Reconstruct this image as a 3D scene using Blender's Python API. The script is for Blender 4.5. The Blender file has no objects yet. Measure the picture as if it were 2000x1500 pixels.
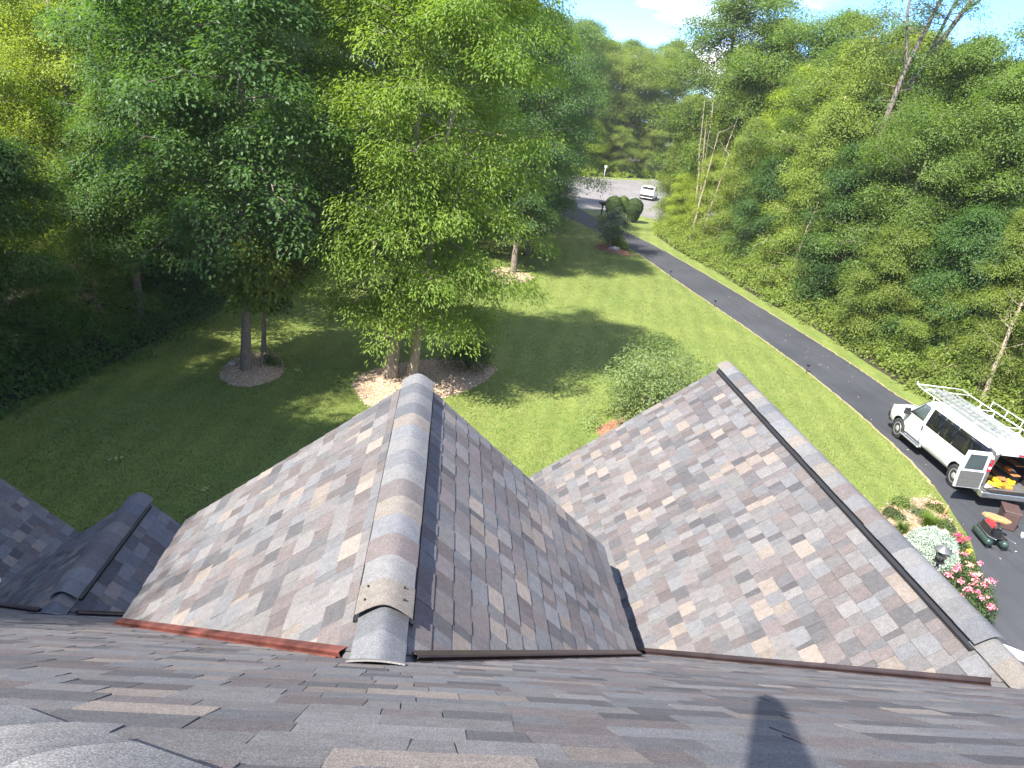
import bpy, bmesh, math, random
import numpy as np
from mathutils import Vector, Matrix

# ------------------------------------------------------------------ camera, sky, sun, exposure
SC = bpy.context.scene
COL = SC.collection
HC = 9.89                                   # camera height above the lawn
cam_d = bpy.data.cameras.new('camera')
cam_d.sensor_width = 36.0
cam_d.lens = 36.0 * 1450.0 / 2000.0
cam_d.clip_start = 0.02
cam_d.clip_end = 3000.0
cam = bpy.data.objects.new('camera', cam_d)
COL.objects.link(cam)
RT = Vector((0.98956, -0.0635, 0.12939)); UP = Vector((-0.09736, 0.36743, 0.92494)); FW = Vector((0.10628, 0.92788, -0.35741))
cam.matrix_world = Matrix(((RT.x, UP.x, -FW.x, 0), (RT.y, UP.y, -FW.y, 0), (RT.z, UP.z, -FW.z, HC), (0, 0, 0, 1)))
SC.camera = cam

SUN_AZ = math.radians(46.0)                 # direction the light travels, clockwise from +Y
SUN_EL = math.radians(48.0)
world = bpy.data.worlds.new('World'); SC.world = world; world.use_nodes = True
wt = world.node_tree; wt.nodes.clear()
def wn(t, **k):
    n = wt.nodes.new(t)
    for a, b in k.items(): setattr(n, a, b)
    return n
w_out = wn('ShaderNodeOutputWorld'); w_bg = wn('ShaderNodeBackground'); w_bg.inputs[1].default_value = 0.15
w_sky = wn('ShaderNodeTexSky'); w_sky.sky_type = 'NISHITA'; w_sky.sun_disc = False
w_sky.sun_elevation = SUN_EL; w_sky.sun_rotation = SUN_AZ + math.pi
w_sky.air_density = 1.0; w_sky.dust_density = 0.25; w_sky.ozone_density = 2.2; w_sky.altitude = 1200
w_tc = wn('ShaderNodeTexCoord'); w_sep = wn('ShaderNodeSeparateXYZ')
wt.links.new(w_tc.outputs['Generated'], w_sep.inputs[0])
w_add = wn('ShaderNodeMath', operation='ADD'); w_add.inputs[1].default_value = 0.14
w_max = wn('ShaderNodeMath', operation='MAXIMUM'); w_max.inputs[1].default_value = 0.03
wt.links.new(w_sep.outputs[2], w_add.inputs[0]); wt.links.new(w_add.outputs[0], w_max.inputs[0])
w_dx = wn('ShaderNodeMath', operation='DIVIDE'); w_dy = wn('ShaderNodeMath', operation='DIVIDE')
wt.links.new(w_sep.outputs[0], w_dx.inputs[0]); wt.links.new(w_max.outputs[0], w_dx.inputs[1])
wt.links.new(w_sep.outputs[1], w_dy.inputs[0]); wt.links.new(w_max.outputs[0], w_dy.inputs[1])
w_cmb = wn('ShaderNodeCombineXYZ'); wt.links.new(w_dx.outputs[0], w_cmb.inputs[0]); wt.links.new(w_dy.outputs[0], w_cmb.inputs[1])
w_no = wn('ShaderNodeTexNoise'); w_no.inputs['Scale'].default_value = 0.62; w_no.inputs['Detail'].default_value = 7.0; w_no.inputs['Roughness'].default_value = 0.55
w_map = wn('ShaderNodeMapping'); w_map.inputs['Location'].default_value = (0.35, 0.2, 1.3)
wt.links.new(w_cmb.outputs[0], w_map.inputs[0]); wt.links.new(w_map.outputs[0], w_no.inputs['Vector'])
w_rmp = wn('ShaderNodeValToRGB'); w_rmp.color_ramp.elements[0].position = 0.49; w_rmp.color_ramp.elements[1].position = 0.62
wt.links.new(w_no.outputs[0], w_rmp.inputs[0])
w_mix = wn('ShaderNodeMixRGB'); w_mix.inputs[2].default_value = (5.0, 4.9, 4.85, 1)
w_tint = wn('ShaderNodeMixRGB', blend_type='MULTIPLY'); w_tint.inputs[0].default_value = 1.0; w_tint.inputs[2].default_value = (0.36, 0.53, 0.80, 1)
wt.links.new(w_sky.outputs[0], w_tint.inputs[1])
wt.links.new(w_rmp.outputs[0], w_mix.inputs[0]); wt.links.new(w_tint.outputs[0], w_mix.inputs[1])
wt.links.new(w_mix.outputs[0], w_bg.inputs[0]); wt.links.new(w_bg.outputs[0], w_out.inputs[0])

sun_d = bpy.data.lights.new('sun', 'SUN'); sun_d.energy = 4.3; sun_d.angle = math.radians(0.55); sun_d.color = (1.0, 0.955, 0.89)
sun = bpy.data.objects.new('sun', sun_d); COL.objects.link(sun)
tv = Vector((math.sin(SUN_AZ) * math.cos(SUN_EL), math.cos(SUN_AZ) * math.cos(SUN_EL), -math.sin(SUN_EL)))
sun.rotation_euler = tv.to_track_quat('-Z', 'Y').to_euler()
sun.location = (-30, -30, 60)
vs = SC.view_settings
vs.view_transform = 'Standard'; vs.look = 'None'; vs.gamma = 1.0; vs.use_curve_mapping = False
vs.exposure = 1.95
SC.render.engine = 'CYCLES'
SC.cycles.use_denoising = True
SC.cycles.max_bounces = 8; SC.cycles.diffuse_bounces = 3; SC.cycles.glossy_bounces = 3; SC.cycles.transmission_bounces = 5
SC.cycles.transparent_max_bounces = 4
SC.cycles.sample_clamp_indirect = 6.0
SC.render.use_persistent_data = False

# ------------------------------------------------------------------ helpers
def link(o, parent=None):
    COL.objects.link(o)
    if parent is not None: o.parent = parent
    return o
def tag(o, label=None, cat=None, group=None, kind=None):
    if label: o['label'] = label
    if cat: o['category'] = cat
    if group: o['group'] = group
    if kind: o['kind'] = kind
    return o
def empty(name, loc=(0, 0, 0), rz=0.0):
    o = bpy.data.objects.new(name, None); o.empty_display_size = 0.3
    o.location = loc; o.rotation_euler = (0, 0, rz); COL.objects.link(o)
    return o
def copy_tree(o, parent=None):
    c = o.copy(); COL.objects.link(c); c.parent = parent
    for ch in list(o.children): copy_tree(ch, c)
    return c

class MB:
    """collects shapes into one mesh"""
    def __init__(s): s.v = []; s.f = []; s.m = []; s.sm = []
    def add(s, vs, fs, mi=0, smooth=False):
        b = len(s.v); s.v.extend([tuple(p) for p in vs])
        for f in fs:
            s.f.append(tuple(b + i for i in f)); s.m.append(mi); s.sm.append(smooth)
    def box(s, c, d, mi=0, rot=None, taper=1.0):
        x, y, z = d[0] / 2, d[1] / 2, d[2] / 2
        P = [(-x, -y, -z), (x, -y, -z), (x, y, -z), (-x, y, -z), (-x * taper, -y * taper, z), (x * taper, -y * taper, z), (x * taper, y * taper, z), (-x * taper, y * taper, z)]
        P = [Vector(p) for p in P]
        if rot is not None: P = [rot @ p for p in P]
        P = [p + Vector(c) for p in P]
        s.add(P, [(3, 2, 1, 0), (4, 5, 6, 7), (0, 1, 5, 4), (1, 2, 6, 5), (2, 3, 7, 6), (3, 0, 4, 7)], mi)
    def tube(s, pts, rads, n=8, mi=0, caps=True, smooth=True):
        pts = [Vector(p) for p in pts]
        if not hasattr(rads, '__len__'): rads = [rads] * len(pts)
        V = []; F = []
        ref = None
        for i, p in enumerate(pts):
            d = (pts[min(i + 1, len(pts) - 1)] - pts[max(i - 1, 0)])
            if d.length < 1e-9: d = Vector((0, 0, 1))
            d.normalize()
            if ref is None: ref = d.orthogonal().normalized()
            ref = (ref - d * ref.dot(d))
            if ref.length < 1e-6: ref = d.orthogonal()
            ref.normalize(); b = d.cross(ref)
            for k in range(n):
                a = 2 * math.pi * k / n
                V.append(p + (ref * math.cos(a) + b * math.sin(a)) * rads[i])
        for i in range(len(pts) - 1):
            for k in range(n):
                k2 = (k + 1) % n
                F.append((i * n + k, i * n + k2, (i + 1) * n + k2, (i + 1) * n + k))
        if caps:
            F.append(tuple(range(n - 1, -1, -1))); F.append(tuple((len(pts) - 1) * n + k for k in range(n)))
        s.add(V, F, mi, smooth)
    def lathe(s, prof, n=16, mi=0, c=(0, 0, 0), axis='z', smooth=True):
        V = []; F = []
        for (r, h) in prof:
            for k in range(n):
                a = 2 * math.pi * k / n; x, y = r * math.cos(a), r * math.sin(a)
                p = (x, y, h) if axis == 'z' else ((x, h, y) if axis == 'y' else (h, x, y))
                V.append((p[0] + c[0], p[1] + c[1], p[2] + c[2]))
        for i in range(len(prof) - 1):
            for k in range(n):
                k2 = (k + 1) % n
                F.append((i * n + k, i * n + k2, (i + 1) * n + k2, (i + 1) * n + k))
        F.append(tuple(range(n - 1, -1, -1))); F.append(tuple((len(prof) - 1) * n + k for k in range(n)))
        s.add(V, F, mi, smooth)
    def prism(s, poly, z0, z1, mi=0):
        n = len(poly)
        V = [(p[0], p[1], z0) for p in poly] + [(p[0], p[1], z1) for p in poly]
        F = [tuple(range(n - 1, -1, -1)), tuple(range(n, 2 * n))] + [(i, (i + 1) % n, n + (i + 1) % n, n + i) for i in range(n)]
        s.add(V, F, mi)
    def mesh(s, name, mats, fix=True):
        me = bpy.data.meshes.new(name); me.from_pydata(s.v, [], s.f)
        for m in (mats if isinstance(mats, (list, tuple)) else [mats]): me.materials.append(m)
        if len(s.f):
            me.polygons.foreach_set('material_index', s.m); me.polygons.foreach_set('use_smooth', s.sm)
        if fix:
            bm = bmesh.new(); bm.from_mesh(me); bmesh.ops.recalc_face_normals(bm, faces=bm.faces); bm.to_mesh(me); bm.free()
        me.update(); return me
    def build(s, name, mats, parent=None, fix=True):
        return link(bpy.data.objects.new(name, s.mesh(name, mats, fix)), parent)

def np_mesh(name, V, T, mat, tone=None, smooth=False):
    """triangles from numpy arrays, optional per-vertex float attribute"""
    me = bpy.data.meshes.new(name); nv, nt = len(V), len(T)
    me.vertices.add(nv); me.vertices.foreach_set('co', np.asarray(V, np.float32).ravel())
    me.loops.add(nt * 3); me.loops.foreach_set('vertex_index', np.asarray(T, np.int32).ravel())
    me.polygons.add(nt); me.polygons.foreach_set('loop_start', np.arange(0, nt * 3, 3, dtype=np.int32))
    if tone is not None:
        at = me.attributes.new('tone', 'FLOAT', 'POINT'); at.data.foreach_set('value', np.asarray(tone, np.float32))
    me.materials.append(mat); me.update(calc_edges=True); me.validate()
    return me

# ------------------------------------------------------------------ materials
def mat(name):
    m = bpy.data.materials.new(name); m.use_nodes = True
    nt = m.node_tree; b = nt.nodes['Principled BSDF']
    return m, nt, b
def nd(nt, t, **k):
    n = nt.nodes.new(t)
    for a, b in k.items(): setattr(n, a, b)
    return n
def noise(nt, scale, detail=3.0, rough=0.5, vec=None, dist=0.0):
    n = nd(nt, 'ShaderNodeTexNoise'); n.inputs['Scale'].default_value = scale; n.inputs['Detail'].default_value = detail
    n.inputs['Roughness'].default_value = rough; n.inputs['Distortion'].default_value = dist
    if vec is not None: nt.links.new(vec, n.inputs['Vector'])
    return n
def ramp(nt, src, stops):
    r = nd(nt, 'ShaderNodeValToRGB'); e = r.color_ramp.elements
    while len(e) > len(stops): e.remove(e[-1])
    while len(e) < len(stops): e.new(0.5)
    for i, (p, c) in enumerate(stops):
        e[i].position = p; e[i].color = (c[0], c[1], c[2], 1) if hasattr(c, '__len__') else (c, c, c, 1)
    nt.links.new(src, r.inputs[0]); return r
def mixc(nt, a, b, fac, mode='MIX'):
    m = nd(nt, 'ShaderNodeMixRGB', blend_type=mode)
    for i, x in ((0, fac), (1, a), (2, b)):
        if hasattr(x, 'is_linked') or hasattr(x, 'links'): nt.links.new(x, m.inputs[i])
        elif i == 0: m.inputs[0].default_value = x
        else: m.inputs[i].default_value = (x[0], x[1], x[2], 1)
    return m.outputs[0]
def bump(nt, b, h, strength, dist=0.02):
    n = nd(nt, 'ShaderNodeBump'); n.inputs['Strength'].default_value = strength; n.inputs['Distance'].default_value = dist
    nt.links.new(h, n.inputs['Height']); nt.links.new(n.outputs[0], b.inputs['Normal'])
def simple(name, col, rough=0.6, metal=0.0, var=0.12, scale=12.0, spec=0.5, bmp=0.0):
    m, nt, b = mat(name)
    g = nd(nt, 'ShaderNodeTexCoord')
    n = noise(nt, scale, 4, 0.6, g.outputs['Object'])
    r = ramp(nt, n.outputs[0], [(0.25, tuple(c * (1 - var) for c in col)), (0.75, tuple(min(1, c * (1 + var)) for c in col))])
    nt.links.new(r.outputs[0], b.inputs['Base Color'])
    b.inputs['Roughness'].default_value = rough; b.inputs['Metallic'].default_value = metal
    b.inputs['Specular IOR Level'].default_value = spec
    if bmp: bump(nt, b, n.outputs[0], bmp)
    return m

def leaf_mat(name, trans=0.48, rough=0.45, spec=0.3):
    m, nt, b = mat(name)
    oi = nd(nt, 'ShaderNodeObjectInfo'); at = nd(nt, 'ShaderNodeAttribute', attribute_name='tone')
    hs = nd(nt, 'ShaderNodeHueSaturation')
    mr = nd(nt, 'ShaderNodeMapRange'); mr.inputs['To Min'].default_value = 0.60; mr.inputs['To Max'].default_value = 1.45
    nt.links.new(at.outputs['Fac'], mr.inputs['Value']); nt.links.new(mr.outputs[0], hs.inputs['Value'])
    mh = nd(nt, 'ShaderNodeMapRange'); mh.inputs['To Min'].default_value = 0.514; mh.inputs['To Max'].default_value = 0.488
    nt.links.new(at.outputs['Fac'], mh.inputs['Value']); nt.links.new(mh.outputs[0], hs.inputs['Hue'])
    nt.links.new(oi.outputs['Color'], hs.inputs['Color'])
    nt.links.new(hs.outputs[0], b.inputs['Base Color'])
    b.inputs['Roughness'].default_value = rough; b.inputs['Specular IOR Level'].default_value = spec
    tr = nd(nt, 'ShaderNodeBsdfTranslucent'); mx = nd(nt, 'ShaderNodeMixShader'); mx.inputs[0].default_value = trans
    tc = mixc(nt, hs.outputs[0], (1.75, 1.75, 0.55), 1.0, 'MULTIPLY')
    nt.links.new(tc, tr.inputs['Color'])
    out = nt.nodes['Material Output']
    nt.links.new(b.outputs[0], mx.inputs[1]); nt.links.new(tr.outputs[0], mx.inputs[2]); nt.links.new(mx.outputs[0], out.inputs[0])
    return m
M = {}
M['leaf'] = leaf_mat('leaf')
M['needle'] = leaf_mat('needle', 0.12, 0.6, 0.2)
def bark_mat(name, c0, c1):
    m, nt, b = mat(name)
    g = nd(nt, 'ShaderNodeTexCoord'); mp = nd(nt, 'ShaderNodeMapping'); mp.inputs['Scale'].default_value = (9, 9, 1.6)
    nt.links.new(g.outputs['Object'], mp.inputs[0])
    n = noise(nt, 2.6, 6, 0.65, mp.outputs[0]); r = ramp(nt, n.outputs[0], [(0.3, c0), (0.7, c1)])
    nt.links.new(r.outputs[0], b.inputs['Base Color']); b.inputs['Roughness'].default_value = 0.9
    bump(nt, b, n.outputs[0], 0.7, 0.03)
    return m
M['bark'] = bark_mat('bark', (0.07, 0.055, 0.042), (0.22, 0.18, 0.14))
M['bark_pale'] = bark_mat('bark_pale', (0.16, 0.125, 0.09), (0.38, 0.31, 0.23))

def lawn_mat():
    m, nt, b = mat('lawn_grass'); g = nd(nt, 'ShaderNodeNewGeometry'); pos = g.outputs['Position']
    n1 = noise(nt, 0.35, 4, 0.6, pos); n2 = noise(nt, 3.0, 5, 0.65, pos)
    mp = nd(nt, 'ShaderNodeMapping'); mp.inputs['Scale'].default_value = (1.0, 0.32, 1.0); mp.inputs['Rotation'].default_value = (0, 0, 0.25)
    nt.links.new(pos, mp.inputs[0]); n3 = noise(nt, 26, 4, 0.7, mp.outputs[0])
    a = ramp(nt, n1.outputs[0], [(0.3, (0.09, 0.14, 0.026)), (0.7, (0.185, 0.215, 0.055))])
    c = ramp(nt, n2.outputs[0], [(0.3, (0.10, 0.15, 0.03)), (0.75, (0.24, 0.25, 0.075))])
    x = mixc(nt, a.outputs[0], c.outputs[0], 0.5)
    d = ramp(nt, n3.outputs[0], [(0.25, 0.45), (0.75, 1.35)])
    x = mixc(nt, x, d.outputs[0], 0.75, 'MULTIPLY')
    # mowing passes
    w = nd(nt, 'ShaderNodeTexWave'); w.bands_direction = 'X'; w.inputs['Scale'].default_value = 0.30; w.inputs['Distortion'].default_value = 3.5; w.inputs['Detail'].default_value = 3; w.inputs['Detail Scale'].default_value = 0.4
    mp2 = nd(nt, 'ShaderNodeMapping'); mp2.inputs['Rotation'].default_value = (0, 0, 0.22); nt.links.new(pos, mp2.inputs[0]); nt.links.new(mp2.outputs[0], w.inputs['Vector'])
    wr_ = ramp(nt, w.outputs[0], [(0.3, 0.95), (0.7, 1.06)])
    x = mixc(nt, x, wr_.outputs[0], 1.0, 'MULTIPLY')
    nt.links.new(x, b.inputs['Base Color']); b.inputs['Roughness'].default_value = 0.75; b.inputs['Specular IOR Level'].default_value = 0.15
    bump(nt, b, n3.outputs[0], 0.8, 0.04)
    return m
M['lawn'] = lawn_mat()
def asphalt(name, c0, c1, rough=0.85):
    m, nt, b = mat(name); g = nd(nt, 'ShaderNodeNewGeometry'); pos = g.outputs['Position']
    n1 = noise(nt, 0.25, 5, 0.6, pos); n2 = noise(nt, 90, 3, 0.7, pos)
    mp = nd(nt, 'ShaderNodeMapping'); mp.inputs['Scale'].default_value = (1.6, 0.12, 1); nt.links.new(pos, mp.inputs[0]); n3 = noise(nt, 2.2, 4, 0.6, mp.outputs[0])
    a = ramp(nt, n1.outputs[0], [(0.3, c0), (0.7, c1)])
    x = mixc(nt, a.outputs[0], ramp(nt, n2.outputs[0], [(0.3, 0.6), (0.75, 1.4)]).outputs[0], 0.7, 'MULTIPLY')
    x = mixc(nt, x, ramp(nt, n3.outputs[0], [(0.3, 0.8), (0.75, 1.2)]).outputs[0], 0.8, 'MULTIPLY')
    nt.links.new(x, b.inputs['Base Color']); b.inputs['Roughness'].default_value = rough; b.inputs['Specular IOR Level'].default_value = 0.3
    bump(nt, b, n2.outputs[0], 0.3, 0.004)
    return m
M['drive'] = asphalt('driveway_asphalt', (0.034, 0.036, 0.040), (0.056, 0.058, 0.063))
M['street'] = asphalt('street_asphalt', (0.145, 0.135, 0.125), (0.20, 0.185, 0.17))
M['forest_floor'] = simple('forest_floor', (0.045, 0.04, 0.024), 0.95, 0, 0.5, 1.5, 0.1, 0.6)
M['mulch'] = simple('mulch', (0.36, 0.26, 0.17), 0.9, 0, 0.45, 16, 0.15, 0.8)
M['mulch_red'] = simple('mulch_red', (0.26, 0.13, 0.075), 0.9, 0, 0.4, 16, 0.15, 0.8)
M['soil'] = simple('garden_soil', (0.27, 0.19, 0.115), 0.95, 0, 0.4, 9, 0.1, 0.8)
def chip_mat(name, cols):
    m, nt, b = mat(name); at = nd(nt, 'ShaderNodeAttribute', attribute_name='tone')
    r = ramp(nt, at.outputs['Fac'], [(i / (len(cols) - 1), c) for i, c in enumerate(cols)])
    nt.links.new(r.outputs[0], b.inputs['Base Color']); b.inputs['Roughness'].default_value = 0.85; return m
M['chips'] = chip_mat('wood_chips', [(0.20, 0.13, 0.08), (0.42, 0.30, 0.20), (0.60, 0.47, 0.34), (0.72, 0.60, 0.47)])
M['chips_red'] = chip_mat('wood_chips_red', [(0.13, 0.06, 0.035), (0.27, 0.13, 0.075), (0.40, 0.22, 0.13)])

def shingle_mat():
    m, nt, b = mat('asphalt_shingle'); at = nd(nt, 'ShaderNodeAttribute', attribute_name='tint')
    g = nd(nt, 'ShaderNodeNewGeometry'); pos = g.outputs['Position']
    n1 = noise(nt, 330, 2, 0.6, pos); n2 = noise(nt, 22, 4, 0.6, pos); n3 = noise(nt, 140, 2, 0.6, pos)
    s1 = ramp(nt, n1.outputs[0], [(0.30, 0.42), (0.52, 0.95), (0.72, 1.9)])
    x = mixc(nt, at.outputs['Color'], s1.outputs[0], 0.85, 'MULTIPLY')
    x = mixc(nt, x, ramp(nt, n3.outputs[0], [(0.3, 0.8), (0.7, 1.2)]).outputs[0], 0.8, 'MULTIPLY')
    x = mixc(nt, x, ramp(nt, n2.outputs[0], [(0.3, 0.85), (0.7, 1.12)]).outputs[0], 0.9, 'MULTIPLY')
    nt.links.new(x, b.inputs['Base Color']); b.inputs['Roughness'].default_value = 0.9; b.inputs['Specular IOR Level'].default_value = 0.25
    bump(nt, b, n1.outputs[0], 0.45, 0.003)
    return m
M['shingle'] = shingle_mat()
M['deck'] = simple('roof_deck_board', (0.085, 0.083, 0.08), 0.9)
M['vent'] = simple('vent_plastic', (0.018, 0.018, 0.02), 0.55)
M['flash'] = simple('flashing_metal', (0.125, 0.042, 0.032), 0.5, 0.35, 0.8, 6, 0.5)
M['flash_shaded'] = simple('flashing_shaded', (0.05, 0.032, 0.03), 0.35, 0.5, 0.35, 7, 0.5)  # same red-brown flashing, its colour darkened to stand in for shade
M['nail'] = simple('nail_metal', (0.03, 0.03, 0.03), 0.5, 0.6)
M['white_trim'] = simple('white_trim', (0.75, 0.75, 0.73), 0.45, 0, 0.05)
M['siding'] = simple('siding', (0.5, 0.46, 0.4), 0.7)
M['stone'] = simple('garden_stone', (0.36, 0.31, 0.26), 0.85, 0, 0.3, 5, 0.3, 0.5)

# ------------------------------------------------------------------ ground, drive, street, beds
def sheet(name, pts, z, m, holes=None):
    bm = bmesh.new(); vsx = [bm.verts.new((p[0], p[1], z)) for p in pts]; f = bm.faces.new(vsx)
    bmesh.ops.triangulate(bm, faces=[f]); bmesh.ops.recalc_face_normals(bm, faces=bm.faces)
    for f in bm.faces:
        if f.normal.z < 0: f.normal_flip()
    me = bpy.data.meshes.new(name); bm.to_mesh(me); bm.free(); me.materials.append(m)
    o = link(bpy.data.objects.new(name, me)); o['kind'] = 'structure'; return o
def smooth_poly(pts, n=6):
    out = []; N = len(pts)
    for i in range(N):
        p0, p1, p2, p3 = (Vector((*pts[(i + k) % N], 0)) for k in (-1, 0, 1, 2))
        for j in range(n):
            t = j / n
            q = 0.5 * ((2 * p1) + (-p0 + p2) * t + (2 * p0 - 5 * p1 + 4 * p2 - p3) * t * t + (-p0 + 3 * p1 - 3 * p2 + p3) * t ** 3)
            out.append((q.x, q.y))
    return out
def smooth_line(pts, n=6):
    P = [pts[0]] + list(pts) + [pts[-1]]; out = []
    for i in range(1, len(P) - 2):
        p0, p1, p2, p3 = (Vector((*P[i + k], 0)) for k in (-1, 0, 1, 2))
        for j in range(n):
            t = j / n
            q = 0.5 * ((2 * p1) + (-p0 + p2) * t + (2 * p0 - 5 * p1 + 4 * p2 - p3) * t * t + (-p0 + 3 * p1 - 3 * p2 + p3) * t ** 3)
            out.append((q.x, q.y))
    out.append(tuple(pts[-1])); return out
ground = sheet('lawn', [(-900, -600), (900, -600), (900, 1200), (-900, 1200)], 0.0, M['lawn'])
DL = smooth_line([(9.0, -14), (9.5, 6), (11.4, 11.2), (12.9, 12.9), (13.75, 14.2), (14.7, 15.6), (15.4, 16.9), (15.85, 18.3), (16.25, 19.6), (16.6, 21.4), (16.8, 23.3), (16.95, 26.5), (16.95, 30.5), (16.75, 34.0), (16.5, 37.5), (16.1, 41.4), (15.4, 48.3), (14.75, 55.9), (13.7, 61.0), (12.5, 66.1), (11.0, 71.5), (10.0, 76), (9.4, 84)], 14)
DR = smooth_line([(14.0, 86), (13.6, 79.2), (14.0, 75), (14.9, 69.5), (16.5, 63.8), (17.3, 60.0), (18.4, 51.8), (19.2, 44.1), (19.8, 37.0), (20.05, 33.5), (20.15, 31.0), (20.25, 28.3), (21.2, 24), (23.5, 20), (27, 17), (30, 12), (30, -14)], 14)
_e0 = random.Random(2); DL = [(p[0] + (_e0.uniform(-.035, .035) if p[1] > 20 else 0), p[1]) for p in DL]; DR = [(p[0] + (_e0.uniform(-.05, .05) if p[1] > 20 else 0), p[1]) for p in DR]
sheet('driveway', DL + DR, 0.008, M['drive'])
_er = random.Random(2)
def rag(L, k): return [(p[0] + _er.uniform(-k, k), p[1]) for p in L]
def ribbon(name, line, w, z, m):
    L = [Vector((*p, 0)) for p in line]; a = []; b = []
    for i, p in enumerate(L):
        d = (L[min(i + 1, len(L) - 1)] - L[max(i - 1, 0)]).normalized(); n = Vector((-d.y, d.x, 0)); k = w * (0.7 + 0.6 * random.Random(i).random())
        a.append((p + n * k)[:2]); b.append((p - n * 0.02)[:2])
    return sheet(name, a + b[::-1], z, m)
M['edging'] = simple('dry_edge_soil', (0.26, 0.22, 0.11), 0.95, 0, 0.4, 14, 0.1, 0.6)
ribbon('soil_edging', [p for p in DL if p[1] > 20.2], 0.09, 0.0115, M['edging'])
ribbon('soil_edging', [p for p in DR if 22 < p[1] < 66], 0.07, 0.0115, M['edging'])
street = sheet('street', smooth_poly([(9.5, 82), (12.0, 79.6), (14.0, 78.7), (19.5, 78.9), (21.5, 77.6), (30, 73), (48, 66), (70, 60), (72, 70), (52, 82), (46, 98), (42, 116), (34.7, 128), (30.5, 123.9), (23.4, 118.1), (17, 115.7), (9, 112), (3, 104), (3, 92)], 6), 0.004, M['street'])
EDGE_L = [(-30, -30), (-19, -12), (-15.2, 2), (-13.2, 12), (-11.9, 19.7), (-10.4, 24.5), (-9.4, 32.2), (-6.5, 41), (-3.0, 49), (1.5, 55.5), (5.5, 62), (7.6, 69), (8.2, 77), (6, 86), (0, 96), (2, 108), (10, 115), (18, 119), (26, 123), (34, 131)]
sheet('forest_floor_left', [(-120, -30)] + EDGE_L + [(60, 150), (60, 210), (-120, 210)], 0.003, M['forest_floor'])
EDGE_R = [(31.5, -10), (31, 14), (26, 22), (22.4, 26.5), (21.4, 29.5), (21.2, 32.9), (21.2, 37), (20.9, 41.6), (20.2, 45.5), (19.8, 52.3), (18.8, 60), (18.7, 66), (20.5, 73.5)]
sheet('forest_floor_right', EDGE_R + [(30, 70), (48, 63), (70, 57), (120, 45), (120, -10)], 0.0035, M['forest_floor'])

rng = np.random.default_rng(7)
def in_poly(P, poly):
    x, y = P[:, 0], P[:, 1]; ins = np.zeros(len(P), bool); n = len(poly)
    for i in range(n):
        x1, y1 = poly[i]; x2, y2 = poly[(i + 1) % n]
        if y1 == y2: continue
        c = ((y1 > y) != (y2 > y)) & (x < (x2 - x1) * (y - y1) / (y2 - y1) + x1)
        ins ^= c
    return ins
def leaf_arrays(C, Nn, A, L, W, fold=0.18):
    """rhombic folded leaves: centres(base), normals, axes, length, width -> verts, tris"""
    Nn = Nn / np.linalg.norm(Nn, axis=1, keepdims=True)
    A = A - Nn * np.sum(A * Nn, axis=1, keepdims=True); A = A / (np.linalg.norm(A, axis=1, keepdims=True) + 1e-9)
    B = np.cross(Nn, A); L = L[:, None]; W = W[:, None]
    v = np.empty((len(C), 4, 3))
    v[:, 0] = C; v[:, 2] = C + A * L - Nn * L * 0.12
    v[:, 1] = C + A * L * 0.45 + B * W * 0.5 + Nn * W * fold
    v[:, 3] = C + A * L * 0.45 - B * W * 0.5 + Nn * W * fold
    b = np.arange(len(C))[:, None] * 4
    t = np.concatenate([b + np.array([[0, 1, 2]]), b + np.array([[0, 2, 3]])], 1).reshape(-1, 3)
    return v.reshape(-1, 3), t
BEDS = []
def bed(name, poly, zc, m_base, m_chip, label, density, cat='mulch bed', chip=(0.05, 0.09), chips=True, fall=0.5):
    """a low mound of mulch with loose chips on it"""
    pl = np.array(poly); c = pl.mean(0); BEDS.append([tuple(p) for p in pl])
    o = MB(); rings = 5; V = []; F = []; n = len(pl)
    for r in range(rings + 1):
        k = r / rings
        z = 0.006 + zc * (1 - (1 - k) ** 2)
        for p in pl:
            q = p + (c - p) * k * 0.999
            V.append((q[0], q[1], z + (rng.normal(0, 0.008) if r else -0.02)))
    for r in range(rings):
        for i in range(n):
            j = (i + 1) % n; F.append((r * n + i, r * n + j, (r + 1) * n + j, (r + 1) * n + i))
    o.add(V, F, 0, True)
    ob = o.build(name, m_base); tag(ob, label, cat)
    if chips:
        lo, hi = pl.min(0), pl.max(0); area = (hi - lo).prod(); N = int(area * density)
        P = rng.uniform(lo, hi, (N, 2)); P = P[in_poly(P, [tuple(p) for p in pl])]
        # height from ring parameter (distance to centre relative to edge, approximated by angle)
        ang = np.arctan2(P[:, 1] - c[1], P[:, 0] - c[0]); ea = np.arctan2(pl[:, 1] - c[1], pl[:, 0] - c[0]); er = np.hypot(*(pl - c).T)
        od = np.argsort(ea); R = np.interp(ang, ea[od], er[od], period=2 * np.pi)
        k = np.clip(1 - np.hypot(*(P - c).T) / R, 0, 1); z = 0.006 + zc * (1 - (1 - k) ** 2) + 0.012
        C = np.column_stack([P, z]); nn = np.column_stack([rng.normal(0, .45, (len(P), 2)), np.ones(len(P))]); A = rng.normal(0, 1, (len(P), 3)) * [1, 1, .2]
        v, t = leaf_arrays(C, nn, A, rng.uniform(*chip, len(P)), rng.uniform(0.02, 0.045, len(P)), 0.1)
        ch = link(bpy.data.objects.new('wood_chips', np_mesh('wood_chips', v, t, m_chip, np.repeat(rng.random(len(P)), 4))), ob); ch['kind'] = 'stuff'
    return ob
bed('mulch_bed', smooth_poly([(-2.8, 24.5), (-2.45, 23.1), (-1.9, 22.3), (-0.8, 22.6), (0.3, 23.5), (1.6, 25.0), (2.45, 26.9), (2.3, 27.5), (0.6, 27.7), (-1.0, 27.0), (-1.9, 26.2)], 4), 0.16, M['mulch'], M['chips'], 'large tan mulch bed around the pair of pale trunks', 260)
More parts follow.
